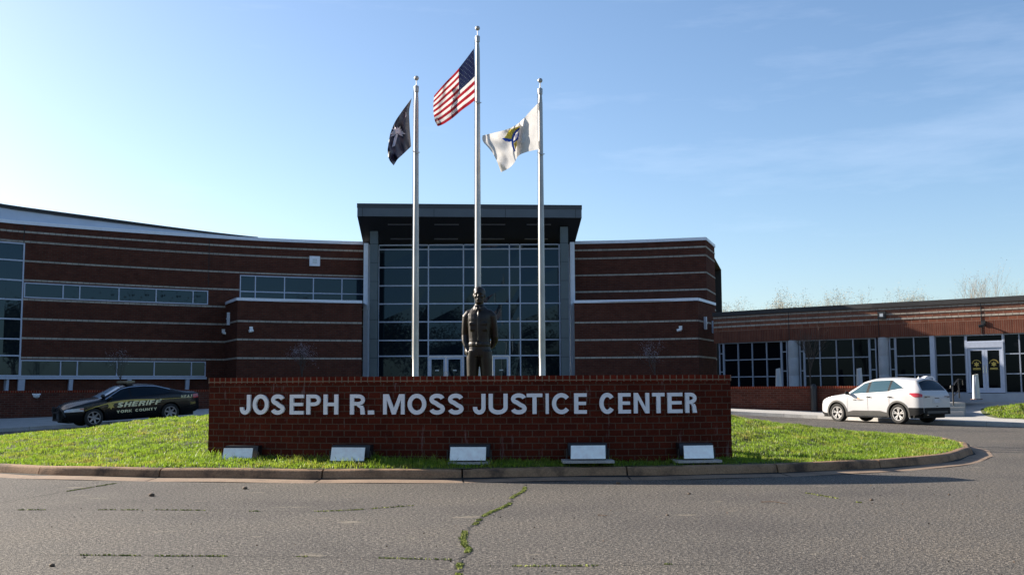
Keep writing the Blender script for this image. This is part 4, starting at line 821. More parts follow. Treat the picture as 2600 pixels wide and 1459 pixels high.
US = Flag([(975, 235), (905, 330), (830, 425), (740, 515), (650, 620)], [(983, 658), (945, 690), (880, 735), (800, 805), (720, 858), (680, 870)], [(975, 235), (982, 450), (983, 658)], [(650, 620), (643, 690), (645, 760), (655, 830), (680, 870)], -1.25, .13, .4)
def us_mi(i, j):
    t_ = (j+.5)/52*13; a = (i+.5)/60
    return 2 if a < .40 and t_ < 7 else (0 if int(t_) % 2 == 0 else 1)
fo = empty('national_flag', (PX[1], 29.36, 10), 0, 'star and stripe flag in red, white and blue on the tallest pole', 'flag'); mb = MB(); mb.grid(US.grid(60, 52), None, us_mi); mb.build('cloth', ['flag_red', 'flag_white', 'flag_blue'], fo, True)
mb = MB()
for r_ in range(9):
    for c_ in range(6 if r_ % 2 == 0 else 5):
        a, b_ = .40*(c_*2+(1 if r_ % 2 == 0 else 2))/12, (7/13)*(r_+1)/10
        for o_ in (-.012, .012): mb.quad([US.pt(a+.0115*math.sin(k*math.pi/5)*(1 if k % 2 == 0 else .42), b_+.019*-math.cos(k*math.pi/5)*(1 if k % 2 == 0 else .42), o_) for k in range(10)])
mb.build('stars', 'flag_white', fo)
SCF = Flag([(468, 640), (400, 730), (330, 830), (290, 930), (270, 1060)], [(462, 1035), (400, 1095), (350, 1140), (320, 1190)], [(468, 640), (445, 740), (452, 900), (462, 1035)], [(270, 1060), (275, 1120), (290, 1155), (320, 1190)], -1.2, .15, 2.2)
fo = empty('state_flag', (PX[0], 29.36, 8.6), 0, 'dark navy flag with a pale palm tree blowing from the left pole', 'flag'); mb = MB(); mb.grid(SCF.grid(40, 36)); mb.build('cloth', 'navy', fo, True)
mb = MB(); cx_, cy_ = 350, 925
for k in range(11):
    a = math.radians(-200+k*22); r_ = 62+9*math.sin(k*2.3); tip = (cx_+r_*math.cos(a)*.95, cy_+r_*math.sin(a)*.95+10*abs(math.cos(a))); n_ = a+math.pi/2; SCF.mark(mb, [(cx_, cy_), (cx_+r_*.5*math.cos(a)+11*math.cos(n_), cy_+r_*.5*math.sin(a)+11*math.sin(n_)), tip, (cx_+r_*.5*math.cos(a)-11*math.cos(n_), cy_+r_*.5*math.sin(a)-11*math.sin(n_))], 0, .02+.002*k)
SCF.mark(mb, [(cx_-6, cy_+5), (cx_+6, cy_+8), (330, 1030), (305, 1040), (325, 960)], 0, .045); SCF.mark(mb, [(418, 752), (424, 775), (421, 800), (412, 790), (417, 775)], 0, .02); mb.build('palm_emblem', 'palmetto', fo)
CF = Flag([(1510, 670), (1440, 740), (1380, 810), (1320, 862), (1250, 895), (1150, 920), (1045, 945)], [(1512, 1055), (1400, 1080), (1330, 1110), (1310, 1165), (1260, 1215), (1195, 1245)], [(1510, 670), (1497, 800), (1498, 950), (1512, 1055)], [(1045, 945), (1040, 990), (1090, 1040), (1130, 1090), (1165, 1160), (1195, 1245)], -1.1, .12, 1.0, .38)
fo = empty('county_flag', (PX[2], 29.36, 8.6), 0, 'white flag with blue and yellow winged circle emblem on the right pole', 'flag'); mb = MB(); mb.grid(CF.grid(64, 40)); mb.build('cloth', 'flag_white', fo, True)
mb = MB()
CF.mark(mb, [(1258, 905), (1300, 885), (1345, 868), (1352, 880), (1318, 900), (1290, 935), (1280, 975), (1250, 985), (1222, 965), (1240, 940)], 1, .022); CF.mark(mb, [(1300, 1010), (1325, 985), (1322, 1030), (1312, 1060)], 1, .022)
ring = [(1345, 880), (1312, 905), (1290, 940), (1280, 985), (1284, 1030), (1303, 1078), (1314, 1070), (1298, 1025), (1294, 985), (1304, 945), (1324, 915), (1350, 893)]
for k in range(5): CF.mark(mb, [ring[k], ring[k+1], ring[10-k], ring[11-k]], 0, .030)
CF.mark(mb, [(1203, 970), (1222, 965), (1235, 978), (1250, 970), (1262, 985), (1280, 975), (1278, 988), (1258, 998), (1245, 985), (1238, 996), (1222, 984), (1216, 980)], 0, .028); CF.mark(mb, [(1334, 930), (1345, 915), (1336, 975), (1300, 1005), (1296, 992), (1326, 965)], 0, .034)
for k in range(7): CF.mark(mb, [(1304+k*1.5, 945+k*7), (1335, 922+k*7), (1335, 925+k*7), (1304+k*1.5, 948+k*7)], 0, .03)
mb.build('emblem', ['logo_blue', 'logo_yellow'], fo)
# ------------------------------------------------------------------ statue
def loft(mb, secs, n=20):           # (cx, cy, z, rx, ry)
    b0 = len(mb.v)
    for cx, cy, z, rx, ry in secs:
        for k in range(n): t_ = 2*math.pi*k/n; mb.v.append((cx+rx*math.cos(t_), cy+ry*math.sin(t_), z))
    for i in range(len(secs)-1):
        for k in range(n): a0 = b0+i*n+k; a1 = b0+i*n+(k+1) % n; mb.f.append((a0, a1, a1+n, a0+n)); mb.uv += [(0, 0)]*4; mb.mi.append(0)
    for e in (0, len(secs)-1): mb.f.append(tuple(b0+e*n+k for k in range(n))); mb.uv += [(0, 0)]*n; mb.mi.append(0)
KS = 1.372; sx_ = float(P(1217, 729, 21.2)[0]); sz_ = float(P(1217, 728, 21.2)[2])-1.81*KS
sb = MB()
loft(sb, [(0, 0, .80, .158, .115), (0, 0, .90, .165, .123), (0, 0, .97, .154, .12), (0, 0, 1.0, .150, .118)])
loft(sb, [(0, 0, .995, .150, .118), (0, 0, 1.01, .156, .124), (0, 0, 1.06, .155, .125), (0, -.005, 1.16, .162, .126), (0, -.005, 1.26, .175, .128), (0, -.005, 1.34, .182, .128), (0, 0, 1.41, .185, .115), (0, .01, 1.455, .160, .095), (0, .015, 1.50, .11, .08), (0, .015, 1.54, .068, .07)])
loft(sb, [(0, 0, .955, .164, .130), (0, 0, .995, .162, .128)]); sb.box(-.028, .028, -.142, -.12, .95, 1.0)      # belt, buckle
for sg in (-1, 1):
    loft(sb, [(sg*.105, .0, .02, .085, .10), (sg*.105, .0, .06, .083, .10), (sg*.105, .01, .12, .075, .09), (sg*.102, .015, .30, .078, .088), (sg*.10, .0, .48, .080, .09), (sg*.097, 0, .62, .088, .10), (sg*.092, 0, .76, .097, .112), (sg*.088, 0, .88, .095, .12)])
    sb.ell((sg*.11, -.085, .045), (.055, .15, .05))
    sb.tube([(sg*.11, .01, 1.43), (sg*.15, .01, 1.415), (sg*.185, .01, 1.375), (sg*.200, .02, 1.28), (sg*.213, .045, 1.14), (sg*.213, .05, 1.09)], [.060, .066, .068, .058, .053, .050], 14)
    if sg < 0: sb.tube([(-.213, .05, 1.10), (-.210, .03, 1.02), (-.188, .0, .95), (-.180, -.005, .925)], [.056, .052, .042, .036], 12); hb, hd = Vector((-.178, -.01, .92)), Vector((.12, -.12, -1)).normalized()
    else: sb.tube([(.213, .05, 1.10), (.210, .085, 1.03), (.17, .125, .96), (.13, .14, .94)], [.056, .054, .044, .038], 12); hb, hd = Vector((.12, .145, .935)), Vector((-1, .15, -.25)).normalized()
    sd_ = hd.cross(Vector((0, 1, 0))).normalized()*-sg; pn_ = Vector((0, 1, 0)) if sg < 0 else Vector((0, 0, 1))
    lat = pn_.cross(hd).normalized() if sg > 0 else Vector((0, 1, 0)); sb.tube([hb, hb+hd*.05, hb+hd*.09], [.034, .042, .038], 10)
    for k, ln in enumerate((.066, .076, .070, .055)):
        o_ = lat*(-.030+.020*k); f0 = hb+hd*.085+o_; f1 = f0+hd*ln*.5; f2 = f1+(hd+Vector((.35 if sg < 0 else 0, 0, 0 if sg < 0 else .3))).normalized()*ln*.5; sb.tube([f0, f1, f2], [.0115, .011, .009], 7)
    th0 = hb+hd*.03-lat*.036; sb.tube([th0, th0+hd*.035-lat*.018, th0+hd*.065-lat*.012], [.014, .012, .010], 7)
    sb.box(sg*.085-.045, sg*.085+.045, -.130, -.105, 1.25, 1.285); sb.box(sg*.085-.04, sg*.085+.04, -.126, -.10, 1.17, 1.25)      # chest pockets
    sb.box(min(sg*.09, sg*.165), max(sg*.09, sg*.165), -.02, .04, 1.452, 1.474)                                             # shoulder strap
    sb.quad([(sg*.02, -.06, 1.51), (sg*.070, -.03, 1.53), (sg*.070, -.07, 1.48), (sg*.035, -.11, 1.47)]); sb.tube([(sg*.012, -.085, 1.50), (sg*.05, -.055, 1.52), (sg*.066, .0, 1.535), (sg*.045, .06, 1.545)], [.010, .012, .013, .012], 6); sb.tube([(sg*.015, -.095, 1.49), (sg*.045, -.112, 1.455)], [.010, .007], 6)
sb.tube([(0, -.095, 1.485), (0, -.13, 1.40), (0, -.142, 1.25), (0, -.14, 1.02)], [.010, .007, .006, .006], 6)
sb.tube([(0, .015, 1.46), (0, .005, 1.60)], [.066, .062], 16)
loft(sb, [(0, -.060, 1.562, .028, .030), (0, -.050, 1.572, .042, .048), (0, -.025, 1.595, .058, .072), (0, -.005, 1.63, .070, .090), (0, 0, 1.67, .076, .098), (0, .003, 1.71, .079, .103), (0, .005, 1.745, .077, .102), (0, .005, 1.775, .065, .088), (0, .005, 1.795, .04, .06), (0, .005, 1.803, .012, .02)], 22)
loft(sb, [(0, .028, 1.66, .080, .080), (0, .024, 1.71, .084, .090), (0, .012, 1.755, .084, .103), (0, .008, 1.785, .072, .094), (0, .006, 1.808, .045, .064), (0, .006, 1.816, .015, .025)], 22)     # hair
sb.tube([(0, -.098, 1.705), (0, -.112, 1.68), (0, -.124, 1.662), (0, -.104, 1.652)], [.010, .012, .016, .010], 8); sb.tube([(-.055, -.083, 1.712), (-.025, -.100, 1.718), (.025, -.100, 1.718), (.055, -.083, 1.712)], [.008, .011, .011, .008], 6)
for sg in (-1, 1): sb.ell((sg*.03, -.092, 1.694), (.013, .009, .009), 10, 8); sb.ell((sg*.083, .008, 1.685), (.012, .020, .032), 10, 8); sb.ell((sg*.045, -.07, 1.66), (.02, .02, .018), 10, 8)
sb.ell((0, -.098, 1.628), (.026, .012, .007), 10, 8); sb.ell((0, -.096, 1.616), (.022, .012, .007), 10, 8); sb.ell((0, -.084, 1.585), (.024, .018, .016), 10, 8)
SM_ = empty('statue', (sx_, 21.2, sz_), D2R(-6), 'dark bronze statue of a standing man in uniform shirt behind the sign', 'statue')
stt = _b(sb, 'figure', 'bronze', SM_); stt.scale = (KS,)*3
r_ = stt.modifiers.new('remesh', 'REMESH'); r_.mode = 'VOXEL'; r_.voxel_size = .0085; r_.use_smooth_shade = True
q = stt.modifiers.new('smooth', 'SMOOTH'); q.iterations = 2; q.factor = .5
pb = MB(); pb.lathe([(.75, -.6), (.75, -.02), (.70, .03), (0, .03)], 28, (0, 0, 0)); _b(pb, 'base', 'column_concrete', SM_)
# ------------------------------------------------------------------ trees
def rdir(d, ang):
    a = Vector(d).orthogonal().normalized(); a.rotate(Matrix.Rotation(random.uniform(0, 2*math.pi), 3, d)); v = Vector(d)*math.cos(ang)+a*math.sin(ang); return v.normalized()
def branch(mb, p, d, ln, r, lv, tips, up=.25, nch=(3, 5), ang=(.35, .7), n=5):
    pts = [p]; q = Vector(p); dd = Vector(d); m_ = 3
    for k in range(m_):
        dd = (dd+Vector((random.uniform(-.14, .14), random.uniform(-.14, .14), up*.3))).normalized(); q = q+dd*ln/m_; pts.append(q.copy())
    mb.tube(pts, [r, r*.85, r*.68, r*.5], n, False)
    if lv <= 0: tips.append((pts[-1], dd)); return
    for k in range(random.randint(*nch)):
        t_ = random.uniform(.35, 1.0); i = min(int(t_*m_), m_-1); b_ = Vector(pts[i]).lerp(Vector(pts[i+1]), t_*m_-i); branch(mb, b_, rdir(dd, random.uniform(*ang)), ln*random.uniform(.55, .78), r*.48, lv-1, tips, up, nch, ang, max(3, n-1))
    tips.append((pts[-1], dd))
def tree(name, x, y, z, h, label, cat='tree', group=None, bm='bark', lv=4, leaf=None, lm='bud', ls=.1, ln=3, up=.25, tr=.02, nch=(3, 5), ang=(.35, .7), split=.3, seed=1):
    random.seed(seed); o = empty(name, (x, y, z), 0, label, cat, group); mb = MB(); tips = []; h0 = h*split
    mb.tube([(x, y, z-.1), (x+.02, y, z+h0*.5), (x, y, z+h0)], [h*tr, h*tr*.8, h*tr*.65], 8, False)
    for k in range(5): branch(mb, Vector((x, y, z+h0*(.8+.2*k/4))), rdir(Vector((0, 0, 1)), random.uniform(.1, .62)), h*(1-split)*.48, h*tr*.45, lv-1, tips, up, nch, ang)
    mb.build('trunk', bm, o, True)
    if leaf:
        cb = MB()
        for p, d in tips:
            for k in range(leaf):
                c_ = Vector(p)+Vector((random.gauss(0, 1), random.gauss(0, 1), random.gauss(0, 1)))*ls*ln; a = Vector((random.gauss(0, 1), random.gauss(0, 1), random.gauss(0, 1))).normalized(); b_ = a.orthogonal().normalized(); s_ = ls*random.uniform(.5, 1.2); cb.quad([c_-a*s_, c_-b_*s_*.6, c_+a*s_, c_+b_*s_*.6])
        cb.build('crown', lm, o)
    return o
def tcrop(px, ytop, Y): return float(P(px, ytop, Y)[0]), float(P(px, ytop, Y)[2])
far = [(1838, 762, 92, 'pale bare tree just right of the tall brick block corner'), (1880, 786, 100, 'low pale treetop behind the annex roof near the brick block'), (1955, 768, 98, 'thin bare treetop above the annex between two thicker crowns'), (1992, 752, 95, 'bare budding tree with upright twigs above the first round column'), (2040, 760, 97, 'low bare treetop behind the middle of the annex roof'), (2075, 751, 96, 'budding upright tree behind the middle of the annex roof'), (2125, 748, 98, 'thin upright treetop left of the annex floodlight'), (2150, 744, 95, 'tallest thin twigs left of the annex floodlight'), (2285, 738, 93, 'tan budding tree crown right of the annex floodlight'), (2335, 748, 97, 'wide tan tree crown above the annex left of the doors'), (2510, 702, 96, 'tall grey bare tree above the annex double doors'), (2588, 706, 96, 'grey bare tree at the right edge of the photo')]
for k, (px, yt, Yt, lb) in enumerate(far):
    x, zt = tcrop(px, yt+3, Yt); g = k >= 10; tree('bare_tree', x, Yt, 0, zt*(.95 if k < 10 else 1.02), lb, 'tree', 'bare trees behind the annex', 'bark_pale', 5, 5 if not g else 1, 'bud', .045, 3.2, .5 if not g else .35, .011, (3, 4), (.22, .5), .22, 40+k)
for px, ytop, Yt, zb_, lb, sd2 in ((768, 862, 56.3, 1.2, 'small tree with white blossom before the left projecting wall', 3), (1662, 862, 56.3, 1.2, 'small tree with sparse white blossom before the right brick wall', 9), (308, 868, 50.6, 1.15, 'slender sapling with white blossom before the lower left windows', 5)):
    x, zt = tcrop(px, ytop, Yt); tree('blossom_tree', x, Yt, zb_, zt-zb_, lb, 'tree', 'young blossom trees by the building', 'bark', 4 if sd2 != 5 else 3, 2, 'blossom', .018, 4., .3, .013, (3, 4), (.35, .8), .34, sd2)
x, zt = tcrop(2052, 806, 52.5); tree('bare_young_tree', x, 52.5, 1.1, zt-1.1, 'young leafless tree with spreading twigs before the annex windows', 'tree', None, 'bark', 4, None, 'bud', .03, 3, .35, .013, (3, 5), (.3, .7), .3, 21)
for k, (x, y, h) in enumerate(((-30, -34, 15), (-19, -30, 12.5), (-9, -40, 12), (4, -36, 9), (13, -42, 11), (26, -32, 14), (38, -40, 15), (-44, -30, 14), (50, -4, 13), (59, 9, 14), (54, -20, 15), (66, -6, 16))):
    tree('dense_tree', x, y, 0, h, ('broad leafy tree opposite, reflected in the far left windows', 'round leafy tree opposite, reflected left of the entrance', 'round leafy tree reflected in the left part of the glass entrance', 'lowest leafy tree reflected near the entrance doors', 'leafy tree reflected in the right half of the glass entrance', 'tall leafy tree opposite, reflected in the annex windows', 'tallest leafy tree opposite the annex doors', 'leafy tree at the far end of the row opposite the left wing', 'leafy tree opposite, reflected in the lower left window strip', 'leafy tree reflected in the far left glass tower', 'broad leafy tree reflected in the middle of the left window strip', 'tallest leafy tree reflected in the left windows')[k], 'tree', 'leafy trees opposite the building', 'bark', 4, 26, 'leaf_dark', .20, 4.5, .2, .02, (3, 5), (.4, .8), .2, 70+k)
# ------------------------------------------------------------------ cars
def smo(xp, fp, sig=.05):
    X_ = np.linspace(xp[0]-.3, xp[-1]+.3, 900); Y_ = np.interp(X_, xp, fp); dx = X_[1]-X_[0]; k = np.exp(-.5*(np.arange(-60, 61)*dx/sig)**2); k /= k.sum(); Yp = np.pad(Y_, 60, 'edge'); Ys = np.convolve(Yp, k, 'valid'); return lambda x: float(np.interp(x, X_, Ys))
class Car:
    def __init__(s, name, loc, hd, pitch, label, sp):
        s.sp = sp; s.root = empty(name, (0, 0, 0), 0, label, sp['cat']); s.W = smo(*sp['W'], .06); s.zb = smo(*sp['zb'], .06); s.ze = smo(*sp['ze'], sp.get('sg', .045)); s.ye = smo(*sp['ye'], .05); s.zc = smo(*sp['zc'], sp.get('sg', .045)); s.zl0 = smo(*sp['zl'], .04)
        s.loc, s.hd, s.pitch = loc, hd, pitch
    def zl(s, x):
        z = s.zl0(x)
        for xw in s.sp['axles']:
            d = abs(x-xw)
            if d < s.sp['ra']: z = max(z, s.sp['rw']+math.sqrt(max(0, s.sp['ra']**2-d*d)))
        return z
    def S(s, x, z):
        W, zb = s.W(x), s.zb(x)
        if z <= zb: t_ = (zb-z)/(zb-.2); return W*(1-.012*math.cos(t_*4)+.012-.075*t_**2.4-.03*max(0, 1-t_*5)**2)
        ze = max(s.ze(x), zb+.01); t_ = min(1, (z-zb)/(ze-zb)); y0 = W*.97; return y0+(s.ye(x)-y0)*t_**1.12
    def Tz(s, x, y):
        ye = s.ye(x); return s.ze(x)+(s.zc(x)-s.ze(x))*(1-min(1, abs(y)/ye)**2.2)
    def body(s, m_):
        sp = s.sp; x0, x1 = sp['x0'], sp['x1']; xs = sorted(set([round(float(v), 4) for v in np.linspace(x0, x1, 110)]+[round(xw+k*sp['ra']*q, 4) for xw in sp['axles'] for k in (-1, 1) for q in (1.0, .997, .98, .95, .9, .8, .7)])); rows = []
        for x in xs:
            zl, zb, ze, zc = s.zl(x), s.zb(x), max(s.ze(x), s.zb(x)+.01), s.zc(x); zl = min(zl, zb-.02); h = [(s.S(x, zl+(zb-zl)*k/9), zl+(zb-zl)*k/9) for k in range(10)]+[(s.S(x, zb+(ze-zb)*k/6), zb+(ze-zb)*k/6) for k in range(1, 7)]
            ye = s.ye(x); h += [(ye*(1-k/7), ze+(zc-ze)*(1-(1-k/7)**2.2)) for k in range(1, 8)]; rows.append([(x, y, z) for y, z in h]+[(x, -y, z) for y, z in h[-2::-1]])
        mb = MB(); mb.grid(rows); mb.quad(rows[0]); mb.quad(rows[-1][::-1]); o = mb.build('body', m_, s.root, auto=38, fixn=True)
        mb = MB()
        for xa, xb in ((x0+.25, sp['axles'][0]-.42), (sp['axles'][0]+.42, sp['axles'][1]-.42), (sp['axles'][1]+.42, x1-.2)): mb.box(xa, xb, -.8, .8, sp['zf'], .5)
        mb.box(x0+.2, x1-.2, -.55, .55, sp['zf']+.02, .7); mb.build('underbody', 'black_plastic', s.root); return o
    def side(s, name, m_, xs, lo, hi, off=.006, both=True, parent=None, nz=5):
        for sg in ((1, -1) if both else (1,)):
            mb = MB(); X_ = np.linspace(xs[0], xs[1], max(3, int(abs(xs[1]-xs[0])/.04)+2)); lf = lo if callable(lo) else (lambda v: lo); hf = hi if callable(hi) else (lambda v: hi)
            mb.grid([[(x, sg*(s.S(x, lf(x)+(hf(x)-lf(x))*k/nz)+off), lf(x)+(hf(x)-lf(x))*k/nz) for k in range(nz+1)] for x in X_]); o = mb.build(name, m_, parent or s.root, True)
        return o
    def top(s, name, m_, xs, fy, off=.006, parent=None):
        mb = MB(); mb.grid([[(x, s.ye(x)*fy(x)*k/8, s.Tz(x, s.ye(x)*fy(x)*k/8)+off) for k in range(-8, 9)] for x in np.linspace(xs[0], xs[1], 14)]); return mb.build(name, m_, parent or s.root, True)
    def poly(s, name, m_, pts, off=.007, both=False, parent=None):
        mb = MB()
        for q in pts: mb.quad([(x, s.S(x, z)+off, z) for x, z in q])
        if both:
            for q in pts: mb.quad([(x, -s.S(x, z)-off, z) for x, z in q])
        return mb.build(name, m_, parent or s.root)
    def text(s, name, m_, txt, x0, x1, z0, h, st=.2, shear=0, slope=0, off=.012):     # reads front (left in the picture) to back
        L_ = x0-x1; mb = text_mesh(txt, lambda u, v: (x0-u*h, s.S(x0-u*h, z0+v*h)+off, z0+v*h+slope*u*h), st, .14, L_/h, shear); return mb.build(name, m_, s.root)
    def wheel(s, x, sg, style):
        rw = s.sp['rw']; y = sg*s.sp['yw']; T = s.sp['tw']; mb = MB(); pr = [(rw*.66, -T/2), (rw*.9, -T/2), (rw*.985, -T*.38), (rw, -T*.2), (rw, T*.2), (rw*.985, T*.38), (rw*.9, T/2), (rw*.70, T/2), (rw*.66, T*.46), (rw*.64, .2*T)]
        mb.lathe([(r_, h*sg) for r_, h in pr], 36, (x, y, rw), 'y', 0, False); o = mb.build('wheel', 'rubber', s.root, auto=35, fixn=True)
        d = MB(); d.lathe([(0, sg*T*.05), (rw*.66, sg*T*.05)], 24, (x, y, rw), 'y'); d.build('brake', 'black_plastic', o)
        r_ = MB(); r_.lathe([(rw*.67, sg*T*.30), (rw*.68, sg*T*.50), (rw*.62, sg*T*.50), (rw*.59, sg*T*.36)], 36, (x, y, rw), 'y', 0, False); yo = y+sg*T*.40
        for k in range(5 if style == 'double' else 6):
            a0 = 2*math.pi*k/(5 if style == 'double' else 6)+.3
            for da in ((-.19, .19) if style == 'double' else (0,)):
                w0, w1 = (.016, .022) if style == 'double' else (.036, .026); c_, s_ = math.cos(a0+da*.5), math.sin(a0+da*.5); c1, s1 = math.cos(a0+da), math.sin(a0+da); nx_, nz2 = -math.sin(a0), math.cos(a0); ri, ro = .05, rw*.63
                A_ = [(x+c_*ri-nx_*w0, yo, rw+s_*ri-nz2*w0), (x+c_*ri+nx_*w0, yo, rw+s_*ri+nz2*w0), (x+c1*ro+nx_*w1, yo+sg*.012, rw+s1*ro+nz2*w1), (x+c1*ro-nx_*w1, yo+sg*.012, rw+s1*ro-nz2*w1)]; B_ = [(p[0], p[1]-sg*.03, p[2]) for p in A_]
                r_.quad(A_); [r_.quad([A_[q], B_[q], B_[(q+1) % 4], A_[(q+1) % 4]]) for q in range(4)]
        r_.lathe([(0, sg*(T*.40+.012)), (.05, sg*(T*.40+.010)), (.065, sg*T*.36)], 18, (x, y, rw), 'y'); r_.build('rim', s.sp['rim'], o)
    def place(s):
        s.root.rotation_mode = 'XYZ'; s.root.location = s.loc; s.root.rotation_euler = (s.sp.get('rollx', 0), s.pitch, math.atan2(s.hd[1], s.hd[0]))
# --- white crossover
sp = dict(cat='car', x0=-2.33, x1=2.27, axles=(-1.355, 1.355), ra=.415, rw=.352, yw=.80, tw=.235, zf=.20, rim='rim', sg=.04,
    W=([-2.33, -2.28, -2.1, -1.6, -.8, .5, 1.5, 1.95, 2.15, 2.27], [.74, .82, .895, .935, .93, .925, .93, .88, .78, .62]),
    zl=([-2.33, -2.2, -1.9, -1.6, 1.6, 1.95, 2.27], [.42, .33, .30, .25, .25, .27, .34]),
    zb=([-2.33, -2.26, -2.0, -1.4, -.6, .3, .9, 1.4, 1.9, 2.15, 2.27], [.98, 1.12, 1.17, 1.17, 1.12, 1.07, 1.03, .99, .90, .80, .70]),
    ze=([-2.33, -2.26, -2.20, -1.98, -1.90, -1.5, -.9, -.2, .25, .95, 1.3, 1.9, 2.15, 2.27], [1.00, 1.14, 1.20, 1.47, 1.52, 1.575, 1.62, 1.60, 1.50, 1.08, 1.01, .92, .82, .71]),
    ye=([-2.33, -2.26, -2.2, -1.98, -1.85, -1.2, -.2, .4, .95, 1.3, 1.9, 2.15, 2.27], [.70, .76, .76, .62, .60, .615, .63, .66, .80, .83, .76, .64, .50]),
    zc=([-2.33, -2.27, -2.21, -2.04, -1.96, -1.5, -.9, -.2, .2, .98, 1.3, 1.9, 2.15, 2.24, 2.27], [.99, 1.12, 1.18, 1.52, 1.595, 1.635, 1.675, 1.665, 1.60, 1.14, 1.10, 1.02, .94, .86, .78]))
c = Car('white_crossover', (13.9, 40.36, .02), (-.56, .83), 0, 'white crossover car parked by the kerb near the annex steps', sp); c.body('car_white')
wlo = lambda x: c.zb(x)+.022
def whi(x): return min(c.ze(x)-.055, c.zb(x)+.6)
def clampz(f, g): return lambda x: max(g(x), f(x))
c.side('front_window', 'glass_suv', (.80, .02), wlo, clampz(lambda x: min(whi(x), wlo(x)+(.80-x)*.62), wlo)); c.side('rear_window', 'glass_suv', (-.10, -.92), wlo, lambda x: whi(x)); c.side('quarter_window', 'glass_suv', (-1.01, -1.62), lambda x: wlo(x)+.03+max(0, -x-1.05)*.10, lambda x: max(wlo(x)+.035+max(0, -x-1.05)*.10, whi(x)-max(0, -x-1.0)*.42))
c.side('door_pillar', 'black_plastic', (.02, -.10), wlo, whi, .005); c.side('door_pillar', 'black_plastic', (-.92, -1.01), wlo, whi, .005)
c.top('windshield', 'glass_car', (.97, .20), lambda x: .93); c.top('back_window', 'glass_car', (-2.00, -2.215), lambda x: .90, .008)
c.top('roof_spoiler', 'car_white', (-1.84, -2.0), lambda x: .98, .03)
for sg in (-1, 1):      # wheel arch trims
    for xw in sp['axles']:
        mb = MB(); mb.grid([[(xw+r_*math.cos(a), sg*(c.S(xw+r_*math.cos(a), max(.2, sp['rw']+r_*math.sin(a)))+.010), sp['rw']+r_*math.sin(a)) for r_ in (sp['ra']-.004, sp['ra']+.032, sp['ra']+.062)] for a in np.linspace(-.28, math.pi+.28, 30)]); mb.build('arch_trim', 'cladding', c.root, True)
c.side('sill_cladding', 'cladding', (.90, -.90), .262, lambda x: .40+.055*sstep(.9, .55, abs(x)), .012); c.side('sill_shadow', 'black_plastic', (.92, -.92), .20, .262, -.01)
c.side('rear_bumper_trim', 'black_plastic', (-1.80, -2.325), lambda x: max(.30, c.zl0(x)), lambda x: .58, .008); c.side('front_lip', 'black_plastic', (1.84, 2.262), lambda x: c.zl0(x)-.02, lambda x: c.zl0(x)+.08, .006)
for z0, z1, m_, nm, wd in ((.34, .58, 'black_plastic', 'rear_bumper_lower', .765), (.38, .46, 'cladding', 'skid_panel', .60)):
    mb = MB(); mb.grid([[(-2.337-(.010 if nm == 'skid_panel' else 0), y, z) for z in (z0, z1)] for y in np.linspace(-wd, wd, 9)]); mb.build(nm, m_, c.root)
mb = MB(); mb.box(-2.338, -2.331, -.26, .26, .74, .90); mb.build('plate_recess', 'grey_white', c.root); mb = MB(); mb.box(-2.343, -2.339, -.15, .15, .745, .885); mb.build('licence_plate', 'plate', c.root); mb = MB(); mb.box(-2.346, -2.331, -.12, .12, .905, .925); mb.box(-2.341, -2.331, -.05, .05, .62, .64); mb.build('tailgate_grip', 'black_plastic', c.root)
for sg in (-1, 1):
    mb = MB(); X_ = np.linspace(-1.86, -2.30, 12); zlo_ = lambda x: 1.055-.10*sstep(-1.86, -2.05, x); zhi_ = lambda x: 1.10-.02*(x < -2.2)
    mb.grid([[(x, sg*(c.S(x, min(zlo_(x)+(zhi_(x)-zlo_(x))*k/3, c.zb(x)-.01))+.014), min(zlo_(x)+(zhi_(x)-zlo_(x))*k/3, c.zb(x)-.01)) for k in range(4)] for x in X_]); o = mb.build('tail_light', 'lens_red', c.root, True)
    mb = MB(); mb.grid([[(-2.335-.012, sg*y, z) for z in (.955, .985)] for y in (.42, .60, .74)]); mb.grid([[(-2.345, sg*y, z) for z in (.93, .98)] for y in (.60, .735)]); mb.build('lens', 'lens_dark', o)
    mb = MB(); mb.grid([[(x, sg*(c.S(x, min(z, c.zb(x)-.01))+.010), min(z, c.zb(x)-.01)) for z in (.70, .75, .80)] for x in np.linspace(1.85, 2.22, 8)]); mb.build('headlight', 'lens_clear', c.root, True)
    m_ = MB(); m_.ell((.78, sg*1.03, 1.10), (.07, .10, .065)); m_.tube([(.80, sg*.88, 1.04), (.79, sg*1.0, 1.08)], .03, 6); m_.build('side_mirror', 'black_plastic', c.root, True)
for xh in (-.02, -.95): c.side('door_handle', 'black_plastic', (xh+.0, xh-.20), .945, .975, .03)
for xa in (.86, -.06, -1.0): c.side('door_seam', 'joint_dark', (xa, xa-.008), .42 if xa > -.9 else .62, lambda x: c.zb(x)-.0, .005)
c.text('door_lettering', 'joint_dark', 'YORK COUNTY', .60, .12, .82, .05, .16); c.poly('door_logo', 'orange', [[(.42, .885), (.26, .885), (.33, .925)]])
mb = MB(); mb.lathe([(.05, 0), (.03, .03), (0, .09)], 8, (-1.62, 0, c.Tz(-1.62, 0))); mb.build('roof_antenna', 'white_paint', c.root, True)
mb = MB(); mb.lathe([(.03, -.06), (.04, .03)], 10, (-2.28, .48, .34), 'y'); mb.lathe([(.035, 0), (.045, .09)], 10, (-2.2, .5, .33)); mb.build('exhaust', 'chrome', c.root)
for xw in sp['axles']:
    for sg in (-1, 1): c.wheel(xw, sg, 'double')
c.place()
